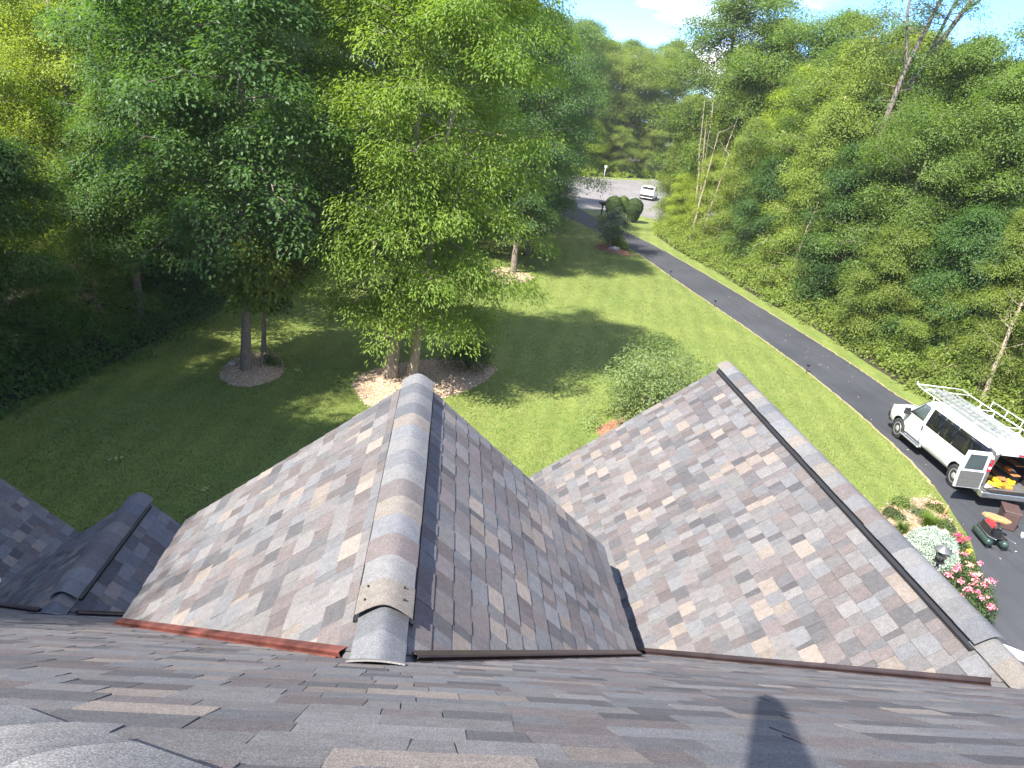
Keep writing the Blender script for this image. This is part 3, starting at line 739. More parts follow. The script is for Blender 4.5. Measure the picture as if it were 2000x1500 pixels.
HUE = {G_DARK: 'dark green', G_MID: 'mid green', G_LITE: 'light green', G_YEL: 'yellow green', G_BLUE: 'bluish green'}
FORM = ['full', 'narrow', 'tapering', 'broad', 'bushy']
def wood(x, y, kind, H, tint, label, group, name='woodland_tree', wide=1.0):
    s = H / KH[kind]; k = prng.uniform(0.88, 1.12)
    if label in (LW, RW):
        d = dist_poly((x, y), EDGE_L if label == LW else EDGE_R)
        place = 'at the edge of' if d < 3.2 else ('inside' if d < 7.5 else 'deep in')
        far = 'near' if y < 33 else ('middle' if y < 52 else 'far')
        label = '%s %s tree %s the %s part of the %s wood' % (HUE[tint], FORM[kind], place, far, 'left' if label == LW else 'right')
    elif label == FW_:
        label = '%s %s tree %s beyond the street' % (HUE[tint], FORM[kind], 'close to the road edge' if y < 125 and x < 40 else 'farther back')
    t = tuple(c * k for c in tint)
    TREES.append((x, y))
    return place_tree(name, KIND[kind], (x, y, 0), t, label, group, prng.uniform(0, 6.28), (s * wide, s * wide, s))
LW, LG = 'tall leafy tree massed in the wood left of the lawn', 'trees of the wood left of the lawn'
RW, RG = 'leafy tree massed in the wood right of the driveway', 'trees of the wood right of the driveway'
FW_, FG = 'far tree standing beyond the end of the street', 'trees beyond the end of the street'
for (x, y, k, H, t) in [
    (-13.6, 18.5, 4, 6.5, G_DARK), (-13.0, 22.5, 4, 7.0, G_DARK), (-12.3, 27.0, 2, 8.5, G_MID), (-11.8, 31.5, 4, 8.0, G_DARK), (-10.9, 27.2, 1, 13.0, G_DARK), (-16.0, 21.0, 0, 9.5, G_LITE), (-15.5, 26.0, 1, 10.5, G_YEL),
    (-18.5, 25.0, 2, 11.0, G_YEL), (-18.5, 31.0, 2, 12.5, G_YEL), (-15.0, 31.5, 0, 11.0, G_YEL), (-13.0, 36.0, 1, 15.0, G_MID), (-9.6, 36.5, 3, 16.5, G_DARK), (-17.0, 37.5, 3, 13.5, G_LITE),
    (-21.5, 35.0, 1, 13.0, G_YEL), (-22.5, 41.5, 3, 15.0, G_YEL), (-10.5, 43.0, 3, 18.0, G_MID), (-14.5, 44.5, 3, 18.5, G_DARK), (-19.0, 47.0, 0, 18.5, G_LITE), (-6.5, 46.5, 1, 17.5, G_DARK),
    (-25.0, 48.0, 1, 19.0, G_LITE), (-9.0, 51.0, 3, 19.0, G_MID), (-4.0, 53.5, 3, 18.5, G_DARK), (-14.0, 54.0, 0, 19.5, G_MID), (-30.0, 55.0, 3, 20.0, G_MID), (-21.0, 57.0, 3, 20.0, G_LITE), (-28, 62, 1, 21, G_YEL),
    (1.0, 46.5, 0, 15.5, G_BLUE), (4.2, 44.3, 1, 14.5, G_BLUE), (5.5, 50.5, 0, 13.5, G_BLUE), (0.5, 58.5, 3, 18.5, G_MID), (4.5, 57.0, 0, 15.5, G_DARK), (7.2, 62.5, 0, 14.0, G_BLUE), (4.0, 66.0, 3, 18.0, G_MID), (8.3, 71.0, 2, 12.5, G_DARK),
    (-6.0, 61.0, 3, 20.0, G_MID), (6.5, 77.0, 1, 17.0, G_MID), (0.0, 72.0, 3, 20.0, G_LITE), (-12.0, 66.0, 1, 21.0, G_LITE), (2.0, 86.0, 3, 20.0, G_MID), (-5, 82, 3, 21, G_MID), (-2.5, 98, 0, 19, G_LITE), (6.5, 68.5, 4, 8, G_DARK), (-36, 52, 3, 20, G_YEL), (-33, 44, 1, 18, G_YEL), (-27, 36, 3, 17.5, G_LITE)]:
    wood(x, y, k, H, t, LW, LG)
# wood going on past the house, out of the picture: it shades the lawn and the small gable
for (x, y, k, H, t) in [(-16.5, 14.5, 3, 18.5, G_MID), (-17.5, 9.5, 0, 18.5, G_MID), (-16.8, 4.5, 3, 16.5, G_MID), (-14.0, -2.2, 3, 22.8, G_MID), (-13.4, 10.2, 0, 15.5, G_MID), (-14.0, 14.6, 3, 15.0, G_MID), (-13.6, 5.6, 3, 16.0, G_MID), (-17.2, 0.8, 3, 23.0, G_MID), (-20.5, -6.0, 0, 21.0, G_MID)]:
    wood(x, y, k, H, t, 'tall leafy tree of the wood beside the house', 'trees of the wood beside the house', 'woodland_tree', 0.85)
# right wood
for (x, y, k, H, t) in [
    (24.5, 20.5, 4, 7.0, G_MID), (25.3, 25.0, 0, 11.0, G_MID), (21.9, 35.8, 4, 6.5, G_LITE), (22.6, 36.6, 2, 8.0, G_MID), (22.8, 33.0, 4, 4.5, G_LITE), (23.6, 29.5, 2, 8.5, G_LITE), (26.5, 31.2, 1, 12.5, G_BLUE), (24.0, 34.0, 4, 8.0, G_DARK), (23.3, 38.0, 0, 10.0, G_MID), (26.8, 36.8, 3, 13.0, G_MID),
    (23.2, 43.0, 4, 9.5, G_DARK), (22.6, 48.0, 2, 10.5, G_LITE), (25.4, 41.0, 1, 11.5, G_MID), (25.6, 48.5, 0, 13.5, G_LITE), (22.5, 54.0, 4, 8.5, G_DARK), (21.8, 59.5, 2, 9.5, G_LITE), (25.5, 55.0, 1, 14.5, G_MID), (21.6, 64.0, 4, 7.5, G_YEL),
    (29.0, 26.0, 3, 13.5, G_BLUE), (30.5, 32.0, 0, 14.0, G_BLUE), (30.2, 38.5, 1, 14.0, G_MID), (29.5, 44.5, 3, 14.8, G_MID), (29.5, 51.0, 3, 15.5, G_LITE), (29.0, 58.0, 1, 15.5, G_MID), (25.6, 61.5, 2, 14.5, G_YEL), (29.8, 21.5, 0, 12.5, G_BLUE),
    (34.0, 36.0, 3, 14.5, G_BLUE), (34.5, 29.0, 1, 14.0, G_BLUE), (34.0, 44.0, 0, 14.5, G_MID), (34.5, 52.0, 3, 16.0, G_MID), (33.5, 60.0, 3, 17.0, G_LITE), (27.5, 66.0, 0, 16.5, G_MID), (24.0, 68.5, 1, 13.5, G_LITE), (38.5, 40.0, 3, 15.0, G_BLUE), (39.5, 50.0, 3, 15.5, G_MID),
    (40.0, 60.0, 1, 17.5, G_MID), (32.0, 68.0, 3, 17.0, G_MID), (45.0, 48.0, 0, 16.0, G_BLUE), (45.0, 57.0, 3, 17.0, G_MID), (27.5, 15.5, 3, 12.5, G_MID), (32, 17, 0, 13, G_BLUE), (20.6, 68.5, 4, 5.5, G_YEL), (21.3, 73.0, 4, 8.5, G_LITE), (24.5, 79.0, 4, 9.0, G_MID), (29.5, 80.0, 0, 12.0, G_MID), (22.8, 70.5, 1, 16.0, G_MID), (27.5, 70.5, 3, 18.5, G_LITE), (30.5, 64.0, 3, 18.0, G_MID), (26.8, 52.0, 0, 15.0, G_LITE)]:
    wood(x + (0.7 if x < 24.1 else 0.0), y, k, H * (1.0 if H < 9 else prng.uniform(0.98, 1.2)), t, RW, RG)
wood(24.6, 73.5, 3, 22.5, G_MID, 'tall tree with bare pale lower trunk where the right wood meets the street', None, 'tall_tree', 1.3)
wood(27.8, 57.5, 2, 16.0, G_YEL, 'yellow green cone shaped tree in the right wood under the clouds', None, 'cone_tree', 0.85)
# beyond the street
for (x, y, k, H, t) in [(8, 120, 3, 17, G_LITE), (13, 123, 1, 16, G_LITE), (18, 128, 3, 17.5, G_MID), (24, 131, 4, 11, G_LITE), (29, 134, 0, 15, G_LITE), (34, 140, 1, 17, G_LITE), (21, 140, 3, 19, G_MID), (12, 134, 3, 19, G_MID), (40, 136, 4, 12, G_LITE), (46, 130, 0, 14, G_MID), (52, 122, 1, 15, G_LITE), (30, 148, 3, 18, G_MID), (40, 150, 3, 19, G_MID), (52, 140, 3, 18, G_MID), (60, 128, 0, 17, G_MID), (26, 141, 3, 17, G_LITE), (36, 146, 0, 16, G_MID), (16, 134, 0, 17, G_LITE), (30, 138, 1, 16, G_LITE), (9, 128, 0, 18, G_MID), (24, 135, 0, 15, G_LITE), (3, 116, 0, 16, G_MID), (15, 121.5, 4, 7, G_YEL), (21, 123.5, 4, 7, G_YEL), (27, 127.5, 4, 6.5, G_LITE), (33, 132, 4, 6.5, G_LITE), (58, 105, 3, 17, G_MID), (56, 92, 1, 16, G_MID), (64, 85, 3, 17, G_MID), (70, 100, 3, 18, G_MID), (64, 115, 1, 17, G_MID)]:
    wood(x, y, k, H * (1.26 if H > 12 else 1.2), t, FW_, FG, 'woodland_tree', 1.2)
# the big leaning tree with bare forking limbs
def leaning_tree():
    r = np.random.default_rng(77); mb = MB(); PCs, POs, PRs = [], [], []
    base = np.array([0, 0, 0.0])
    limbs = [([(0, 0, -.2), (0.1, 0.3, 4), (0.35, 0.5, 8), (1.1, 0.7, 11.5), (2.6, 0.8, 14.8), (4.6, 1.0, 18.6)], 0.24), ([(0.15, 0.3, 6.0), (0.0, 0.2, 9.0), (0.2, 0.0, 12.0), (0.9, -0.2, 15.5), (1.5, -0.3, 19.0)], 0.17), ([(0.2, 0.0, 12.0), (-0.5, 0.1, 14.5), (-0.7, 0.2, 18.0)], 0.09), ([(1.4, 0.7, 12.3), (1.9, 0.5, 15.0), (3.4, 0.4, 18.8)], 0.1), ([(2.6, 0.8, 14.8), (4.6, 1.4, 16.5), (6.4, 1.6, 18.0)], 0.08)]
    for pts, rr in limbs:
        mb.tube(pts, list(np.linspace(rr, rr * 0.35, len(pts))), 8, 0, False)
        pts = np.array(pts)
        for j in range(26):
            s = r.uniform(0.3, 1.0); q = np.array([np.interp(s, np.linspace(0, 1, len(pts)), pts[:, k]) for k in range(3)])
            if q[2] < 8.5: continue
            a = r.uniform(0, 6.28); L = r.uniform(0.7, 1.9); d = np.array([math.cos(a), math.sin(a), r.uniform(-0.1, 0.5)]); e = q + d * L
            mb.tube([q, (q + e) / 2, e], [0.03, 0.02, 0.006], 4, 0, False)
            PCs.append(e); POs.append(unit(d * [1, 1, 0])); PRs.append(r.uniform(0.35, 0.7))
            if r.random() < 0.6: PCs.append((q + e) / 2); POs.append(unit(d * [1, 1, 0])); PRs.append(r.uniform(0.25, 0.5))
    v, t, tone = pads_to_leaves(r, np.array(PCs), np.array(POs), np.array(PRs), 55, 0.15, 0.055, droop=0.7)
    return mb.mesh('trunk', M['bark']), np_mesh('crown', v, t, M['leaf'], tone)
place_tree('leaning_tree', leaning_tree(), (25.2, 45.3, 0), G_BLUE, 'leaning tree with long bare forking limbs against the clouds', None, 0.0, (1.2, 1.2, 1.2))
# trunk of pale birch like stems where the right wood starts
def stems(seed, n, H):
    r = np.random.default_rng(seed); mb = MB(); PCs, POs, PRs = [], [], []
    for i in range(n):
        a = r.uniform(0, 6.28); b = np.array([math.cos(a), math.sin(a), 0]) * 0.3; ln = r.uniform(0.05, 0.16); la = r.uniform(0, 6.28)
        pts = [b + np.array([math.cos(la) * ln * z, math.sin(la) * ln * z, z]) + r.normal(0, 0.05, 3) for z in np.linspace(-0.1, H * r.uniform(0.8, 1.1), 7)]
        mb.tube(pts, list(np.linspace(0.13, 0.03, 7)), 8, 0, False)
        for k in range(7): PCs.append(pts[-1 - (k % 3)] + r.normal(0, 0.7, 3)); POs.append(unit(r.normal(0, 1, 3) * [1, 1, 0])); PRs.append(r.uniform(0.4, 0.8))
    v, t, tone = pads_to_leaves(r, np.array(PCs), np.array(POs), np.array(PRs), 50, 0.17, 0.09)
    return mb.mesh('trunk', M['bark_pale']), np_mesh('crown', v, t, M['leaf'], tone)
place_tree('pale_stemmed_tree', stems(5, 4, 11.5), (22.3, 66.5, 0), G_LITE, 'clump of slim pale stems at the corner of the right wood')

def bare_stem(loc, H, lean, rr, label, seed):
    r = np.random.default_rng(seed); mb = MB(); e = empty('bare_stem', (loc[0], loc[1], 0.0)); tag(e, label, 'tree')
    P = [(lean[0] * t * H + r.normal(0, 0.04), lean[1] * t * H + r.normal(0, 0.04), t * H - 0.1) for t in np.linspace(0, 1, 8)]
    mb.tube(P, list(np.linspace(rr, rr * 0.3, 8)), 7, 0, False); mb.build('trunk', M['bark_pale'], e)
    for k in range(9):
        q = np.array(P[3 + k % 5]); a = r.uniform(0, 6.28); L = r.uniform(0.5, 1.5); tw = MB(); tw.tube([q, q + np.array([math.cos(a), math.sin(a), 0.5]) * L * 0.5, q + np.array([math.cos(a), math.sin(a), 0.7]) * L], [rr * 0.3, rr * 0.18, 0.006], 4, 0, False); tw.build('twig', M['bark_pale'], e)
    return e
bare_stem((20.7, 63.0), 9.5, (0.05, -0.03), 0.11, 'slim pale bare trunk leaning at the far corner of the right wood', 1)
bare_stem((21.0, 61.5), 8.0, (0.12, 0.0), 0.09, 'second slim pale bare trunk crossing at the corner of the right wood', 2)
bare_stem((22.6, 47.0), 8.0, (0.08, -0.05), 0.09, 'thin bare trunk halfway along the right wood edge', 3)
bare_stem((23.6, 28.3), 6.5, (0.08, 0.05), 0.12, 'bare brown trunk rising behind the van roof rack', 4)
bare_stem((-12.6, 20.0), 5.5, (0.01, 0.0), 0.06, 'thin bare pole trunk at the dark edge of the left wood', 5)
bare_stem((-12.9, 18.9), 5.0, (-0.01, 0.0), 0.06, 'thin leaning pole trunk nearest the frame edge in the left wood', 6)
def undergrowth(name, line, width, dens, hmax, tint, label, seed, ll=0.17, lw=0.09, side=1):
    r = np.random.default_rng(seed); PCs, POs, PRs = [], [], []
    for i in range(len(line) - 1):
        a, b = np.array(line[i]), np.array(line[i + 1]); d = b - a; L = np.hypot(*d); nrm = np.array([-d[1], d[0]]) / L * side
        for k in range(int(L * dens)):
            w = r.random() ** 1.2; p = a + d * r.random() + nrm * (w * width - 0.25 + 0.35 * math.sin(i * 2.1 + 5 * r.random()))
            h = 0.12 + hmax * (0.15 + 0.85 * w) * r.random() ** 0.8
            PCs.append([p[0], p[1], h]); POs.append([-nrm[0], -nrm[1], 0]); PRs.append(r.uniform(0.25, 0.5))
    v, t, tone = pads_to_leaves(r, np.array(PCs), np.array(POs), np.array(PRs), 34, ll, lw)
    o = link(bpy.data.objects.new(name, np_mesh(name, v, t, M['leaf'], tone))); o.color = (*tint, 1)
    tag(o, label, 'undergrowth', None, 'stuff'); return o
undergrowth('undergrowth', [(-13.2, 12), (-11.9, 19.7), (-10.4, 24.5), (-9.4, 32.2), (-6.5, 41), (-3.0, 49), (1.5, 55.5), (5.5, 62), (7.6, 69), (8.2, 77)], 2.6, 20, 1.9, G_DARK, 'dark low undergrowth along the edge of the left wood', 91)
undergrowth('undergrowth', [(26.6, 22), (23.0, 26.5), (21.9, 29.5), (21.65, 32.9), (21.65, 37), (21.35, 41.6), (20.75, 45.5), (20.3, 52.3), (19.3, 60), (19.2, 66), (20.9, 73)], 3.2, 30, 2.4, G_LITE, 'sunlit weeds and brambles along the edge of the right wood', 92, side=-1)
undergrowth('undergrowth', [(2, 108), (10, 115), (18, 119.2), (26, 123.5), (34, 131), (42, 122)], 5.0, 12, 4.6, G_YEL, 'bright yellow green weeds along the far side of the street', 93, 0.3, 0.18)

# bushes
def bush_mesh(seed, R, H, npad, nleaf, ll, lw, stem=True, bark='bark', pad=(0.25, 0.45), hollow=0.45, droop=0.3):
    r = np.random.default_rng(seed); mb = MB(); PCs, POs, PRs = [], [], []
    for i in range(npad):
        a = r.uniform(0, 6.28); el = math.asin(r.uniform(0.02, 1.0)); k = r.uniform(hollow, 1.0) * (1 + 0.18 * math.sin(3 * a + seed))
        p = np.array([math.cos(a) * math.cos(el) * R * k, math.sin(a) * math.cos(el) * R * k, H * (0.12 + 0.88 * math.sin(el) * k)])
        PCs.append(p); POs.append(unit(np.array([math.cos(a), math.sin(a), 0]) * math.cos(el))); PRs.append(r.uniform(*pad))
        if i % 5 == 0: mb.tube([(0, 0, -0.05), p * [0.4, 0.4, 0.5], p], [0.03, 0.018, 0.006], 4, 0, False)
    v, t, tone = pads_to_leaves(r, np.array(PCs), np.array(POs), np.array(PRs), nleaf, ll, lw, droop=droop)
    return mb.mesh('trunk', M[bark]), np_mesh('crown', v, t, M['leaf'], tone)
def place_bush(name, meshes, loc, tint, label, cat='bush', group=None, rz=0.0, sc=(1, 1, 1)):
    e = empty(name, (loc[0], loc[1], loc[2] if len(loc) > 2 else 0.05), rz); e.scale = sc; tag(e, label, cat, group)
    a = link(bpy.data.objects.new('stem', meshes[0]), e); b = link(bpy.data.objects.new('foliage', meshes[1]), e); b.color = (*tint, 1)
    return e
place_bush('bush', bush_mesh(41, 2.2, 3.2, 200, 85, 0.10, 0.048, pad=(0.25, 0.5)), (7.6, 23.2, 0.05), (0.165, 0.22, 0.085), 'large grey green leafy bush behind the right gable')
place_bush('evergreen_shrub', bush_mesh(42, 0.95, 1.5, 90, 60, 0.13, 0.018, pad=(0.2, 0.35), droop=0.1), (1.3, 26.6, 0.15), (0.055, 0.085, 0.022), 'dark needle leaved evergreen shrub in the large mulch bed', 'shrub')
place_bush('low_shrub', bush_mesh(43, 0.42, 0.35, 24, 40, 0.07, 0.03, pad=(0.12, 0.2)), (-5.6, 25.2, 0.12), G_DARK, 'small dark shrub in the oval wood chip bed', 'shrub')
# arborvitae pair and small plants by the mailbox
def clipped_mesh(seed, R, H):
    r = np.random.default_rng(seed); N = 5200; z = r.random(N); a = r.uniform(0, 6.28, N)
    pr = np.interp(z, [0, 0.12, 0.55, 0.8, 0.93, 1.0], [0.42, 0.62, 1.0, 0.92, 0.6, 0.05]) * R * (1 + r.normal(0, 0.03, N))
    C = np.column_stack([np.cos(a) * pr, np.sin(a) * pr, 0.1 + z * H]); nn = np.column_stack([np.cos(a), np.sin(a), 0.6 * (z - 0.4)]) + r.normal(0, 0.4, (N, 3))
    v, t = leaf_arrays(C, nn, r.normal(0, 0.4, (N, 3)) + [0, 0, 1], r.uniform(0.1, 0.2, N), r.uniform(0.05, 0.1, N))
    mb = MB(); mb.tube([(0, 0, -0.05), (0, 0, 0.5), (0, 0, H * 0.85)], [0.08, 0.06, 0.02], 6)
    prof = [(R * 0.36, 0.12), (R * 0.55, 0.1 + 0.12 * H), (R * 0.92, 0.1 + 0.55 * H), (R * 0.82, 0.1 + 0.8 * H), (R * 0.4, 0.1 + 0.94 * H)]
    return mb.mesh('stem', M['bark']), np_mesh('foliage', v, t, M['leaf'], np.repeat(r.random(N), 4)), prof
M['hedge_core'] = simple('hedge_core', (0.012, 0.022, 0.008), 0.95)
for (x, y, sd, R, H, lb) in [(15.9, 73.2, 51, 0.82, 2.1, 'dark clipped rounded evergreen nearest the mailbox'), (17.9, 73.0, 52, 0.82, 2.15, 'dark clipped rounded evergreen nearest the parked white car'), (17.0, 74.2, 53, 0.6, 2.1, 'rough green shrub between the two clipped evergreens')]:
    st_, fo, pr = clipped_mesh(sd, R, H); e = place_bush('clipped_evergreen', (st_, fo), (x, y, 0.0), (0.07, 0.115, 0.04) if sd < 53 else (0.12, 0.17, 0.05), lb, 'shrub')
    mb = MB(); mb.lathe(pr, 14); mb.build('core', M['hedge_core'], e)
place_tree('flowering_tree', tree_meshes(61, 2.7, 0.05, 0.32, 1.0, 16, 34, 0.16, 0.08, (0.22, 0.36), (0.05, 0), 'round', 'bark_pale', 0.06, 0.6, 0.1), (12.6, 57.2, 0.05), (0.20, 0.24, 0.165), 'small pale flowering tree in the reddish bed by the driveway')
place_bush('shrub', bush_mesh(62, 0.6, 0.9, 34, 45, 0.12, 0.06), (13.5, 57.6, 0.08), G_YEL, 'yellow green shrub in the reddish bed close to the driveway', 'shrub')
place_bush('shrub', bush_mesh(63, 0.6, 1.1, 34, 45, 0.12, 0.06), (13.3, 58.9, 0.08), G_DARK, 'darker shrub at the back of the reddish bed by the driveway', 'shrub')
def rock(name, loc, s, m, label, seed):
    bm = bmesh.new(); bmesh.ops.create_icosphere(bm, subdivisions=3, radius=1.0); r = random.Random(seed)
    off = Vector((r.uniform(0, 50), r.uniform(0, 50), r.uniform(0, 50)))
    from mathutils import noise as mn
    for v in bm.verts:
        k = 1 + 0.28 * mn.noise(v.co * 1.3 + off) + 0.1 * mn.noise(v.co * 3.7 + off); v.co = Vector((v.co.x * s[0] * k, v.co.y * s[1] * k, v.co.z * s[2] * k))
    me = bpy.data.meshes.new(name); bm.to_mesh(me); bm.free(); me.materials.append(m)
    o = link(bpy.data.objects.new(name, me)); o.location = loc; tag(o, label, 'rock'); return o
rock('rock', (12.8, 56.0, 0.16), (0.42, 0.3, 0.2), M['stone'], 'flat tan boulder in the reddish bed by the driveway', 4)
rock('rock', (-6.9, 24.6, 0.14), (0.16, 0.12, 0.09), M['stone'], 'small pale stone at the rim of the oval wood chip bed', 5)

# mown grass blades over the visible lawn
def grass():
    r = np.random.default_rng(15); N = 360000
    y = 13 + 57 * r.random(N) ** 1.6; x = -13 + (17.2 + 13) * r.random(N)
    poly = [(-12, 13), (-11.7, 19.7), (-10.2, 24.5), (-9.2, 32.2), (-6.3, 41), (-2.8, 49), (1.7, 55.5), (5.7, 62), (7.8, 69)] + [(p[0] - 0.08, p[1]) for p in DL if 12.8 < p[1] < 69][::-1] + [(12.3, 13.2), (10, 12)]
    P = np.column_stack([x, y]); ok = in_poly(P, poly)
    for b in BEDS: ok &= ~in_poly(P, b)
    P = P[ok]; N = len(P); a = r.uniform(0, 6.28, N); h = r.uniform(0.025, 0.06, N); w = r.uniform(0.008, 0.018, N)
    d = np.column_stack([np.cos(a), np.sin(a), np.zeros(N)]); le = r.normal(0, 0.6, (N, 2)) * h[:, None]
    v = np.empty((N, 3, 3)); b = np.column_stack([P, np.zeros(N)])
    v[:, 0] = b - d * w[:, None]; v[:, 1] = b + d * w[:, None]; v[:, 2] = b + np.column_stack([le, h])
    gx, gy = P[:, 0], P[:, 1]; q = gx + 0.03 * gy
    pat = np.sin(gx * 0.9 + 1.3 * np.sin(gy * 0.37)) * np.sin(gy * 0.71 + 1.1 * np.sin(gx * 0.53)) + 0.6 * np.sin(gx * 2.3 + gy * 1.7) * np.sin(gy * 2.9 - gx * 1.1)
    mow = np.sign(np.sin(q * 5.6 + 0.35 * np.sin(gy * 0.3))) * 0.07
    edge = np.clip(1 - (16.8 - gx) / 1.5, 0, 1) * (gy > 20) * 0.35
    gt = np.clip(0.42 + 0.2 * pat + mow * 1.9 + edge + r.normal(0, 0.2, N), 0, 1)
    o = link(bpy.data.objects.new('grass', np_mesh('grass', v.reshape(-1, 3), np.arange(N * 3).reshape(-1, 3), M['leaf'], np.repeat(gt, 3)))); o.color = (0.180, 0.215, 0.062, 1)
    tag(o, 'short mown grass of the lawn', 'grass', None, 'stuff')
grass()
def debris():
    r = np.random.default_rng(16); N = 70; y = r.uniform(11, 45, N); x = r.uniform(17.0, 19.8, N) - np.where(y < 19, 2.2, 0); C = np.column_stack([x, y, np.full(N, 0.02)])
    v, t = leaf_arrays(C, r.normal(0, 0.2, (N, 3)) + [0, 0, 1], r.normal(0, 1, (N, 3)), r.uniform(0.03, 0.1, N), r.uniform(0.02, 0.05, N))
    o = link(bpy.data.objects.new('debris', np_mesh('debris', v, t, M['chips'], np.repeat(r.random(N), 4)))); tag(o, 'scattered small scraps and petals on the driveway', 'debris', None, 'stuff')
debris()

# ------------------------------------------------------------------ van
M['white_paint'] = simple('white_paint', (0.62, 0.62, 0.60), 0.28, 0, 0.04, 3.0, 0.6)
M['glass_dark'] = simple('dark_glass', (0.006, 0.007, 0.008), 0.08, 0, 0.1, 2.0, 0.4)
M['glass_clear'] = simple('tinted_glass', (0.05, 0.065, 0.065), 0.08, 0, 0.2, 2.0, 0.8)
M['black_plastic'] = simple('black_plastic', (0.018, 0.018, 0.02), 0.5)
M['tyre'] = simple('tyre_rubber', (0.022, 0.021, 0.02), 0.85)
M['rim'] = simple('steel_rim', (0.5, 0.49, 0.47), 0.4, 0.6, 0.15, 14)
M['chrome'] = simple('worn_chrome', (0.5, 0.5, 0.5), 0.25, 0.9, 0.15)
M['red_lens'] = simple('red_lens', (0.55, 0.02, 0.03), 0.2, 0, 0.1, 5, 0.6)
M['clear_lens'] = simple('clear_lens', (0.6, 0.6, 0.58), 0.15, 0, 0.1, 5, 0.6)
M['door_grey'] = simple('door_inner_grey', (0.095, 0.095, 0.085), 0.6, 0, 0.1, 5)
M['interior'] = simple('van_interior', (0.085, 0.082, 0.078), 0.8, 0, 0.3, 4)
M['rack'] = simple('rack_white', (0.68, 0.68, 0.65), 0.4, 0, 0.06)
M['alum'] = simple('ladder_aluminium', (0.52, 0.54, 0.53), 0.38, 0.7, 0.15, 9)
M['wood_orange'] = simple('stained_board', (0.36, 0.16, 0.055), 0.6, 0, 0.3, 8)
M['yellow'] = simple('yellow_hose', (0.72, 0.42, 0.02), 0.5, 0, 0.1)
M['orange'] = simple('orange_tool', (0.75, 0.22, 0.03), 0.5)
M['tarp'] = simple('crumpled_cloth', (0.42, 0.36, 0.3), 0.9, 0, 0.3, 10, 0.2, 0.6)
WB = 3.713
def body_loft(stations, sill, half, belt, tumble, widthf):
    """closed car body: stations (s, roof height), half section swept along s"""
    rings = []
    for (s, h) in stations:
        zb = min(belt, h - 0.10); wf = widthf(s); ring = []
        lv = [(half * 0.90, sill), (half * 0.975, sill + 0.09), (half, sill + 0.38 * (zb - sill) + 0.08), (half * 0.99, zb)]
        for fr in (0.35, 0.68, 0.86):
            z = zb + (h - zb) * fr; lv.append((half * 0.99 - tumble * (z - zb) / 0.85, z))
        zt = h; te = half * 0.99 - tumble * (h - zb) / 0.85
        lv.append((te - 0.045, h - 0.045)); lv.append((te - 0.13, h - 0.008)); lv.append((te * 0.45, h + 0.028)); 
        half_ring = [(t * wf, z) for (t, z) in lv]
        ring = [(s, -t, z) for (t, z) in half_ring] + [(s, 0, h + 0.036)] + [(s, t, z) for (t, z) in reversed(half_ring)]
        rings.append(ring)
    o = MB(); V = [p for r in rings for p in r]; k = len(rings[0]); F = []
    for i in range(len(rings) - 1):
        for j in range(k): F.append((i * k + j, i * k + (j + 1) % k, (i + 1) * k + (j + 1) % k, (i + 1) * k + j))
    F.append(tuple(range(k))); F.append(tuple((len(rings) - 1) * k + j for j in range(k)))
    o.add(V, F, 0, True); return o
def side_t(z, half, belt, tumble, h=2.05): 
    return half if z < belt else half * 0.99 - tumble * (z - belt) / 0.85
def boolean(ob, cutters):
    for c in cutters:
        md = ob.modifiers.new('cut', 'BOOLEAN'); md.operation = 'DIFFERENCE'; md.solver = 'EXACT'; md.object = c
    dg = bpy.context.evaluated_depsgraph_get(); me = bpy.data.meshes.new_from_object(ob.evaluated_get(dg))
    ob.modifiers.clear(); ob.data = me
    for c in cutters: bpy.data.objects.remove(c, do_unlink=True)
van = empty('work_van', (18.1992, 23.9774, 0.008), -1.6288)
tag(van, 'white work van with open rear doors and a ladder rack parked on the driveway', 'van')
HALF, BELT, TUM = 1.0, 1.20, 0.17
ST = [(-0.86, 0.86), (-0.84, 1.0), (-0.74, 1.07), (-0.3, 1.13), (0.12, 1.185), (0.32, 1.25), (0.62, 1.55), (0.98, 1.90), (1.12, 1.965), (1.4, 2.0), (2.4, 2.02), (3.6, 2.02), (4.6, 2.0), (4.9, 1.96), (4.97, 1.88)]
def wf(s): return 0.90 + 0.10 * min(1, max(0, (s + 0.87) / 0.5)) if s < -0.3 else (1.0 if s < 4.6 else 1.0 - 0.03 * (s - 4.6) / 0.37)
body = body_loft(ST, 0.40, HALF, BELT, TUM, wf).build('body', [M['white_paint'], M['interior'], M['black_plastic']], van)
bpy.context.view_layer.update()
cut = []
o = MB(); P = []
for s in (1.5, 5.4): P += [(s, -0.86, 0.60), (s, 0.86, 0.60), (s, 0.86, 1.2), (s, 0.74, 1.80), (s, -0.74, 1.80), (s, -0.86, 1.2)]
o.add(P, [tuple(range(6)), tuple(range(11, 5, -1))] + [(i, 6 + i, 6 + (i + 1) % 6, (i + 1) % 6) for i in range(6)], 0); cut.append(o.build('c1', M['interior'], van))
for s in (0.0, WB):
    for sg in (-1, 1):
        o = MB(); o.lathe([(0.46, sg * 0.70), (0.46, sg * 1.2)] if sg > 0 else [(0.46, -1.2), (0.46, -0.70)], 28, 0, (s, 0, 0.40), 'y'); cut.append(o.build('c2', M['black_plastic'], van))
bpy.context.view_layer.update()
boolean(body, cut)
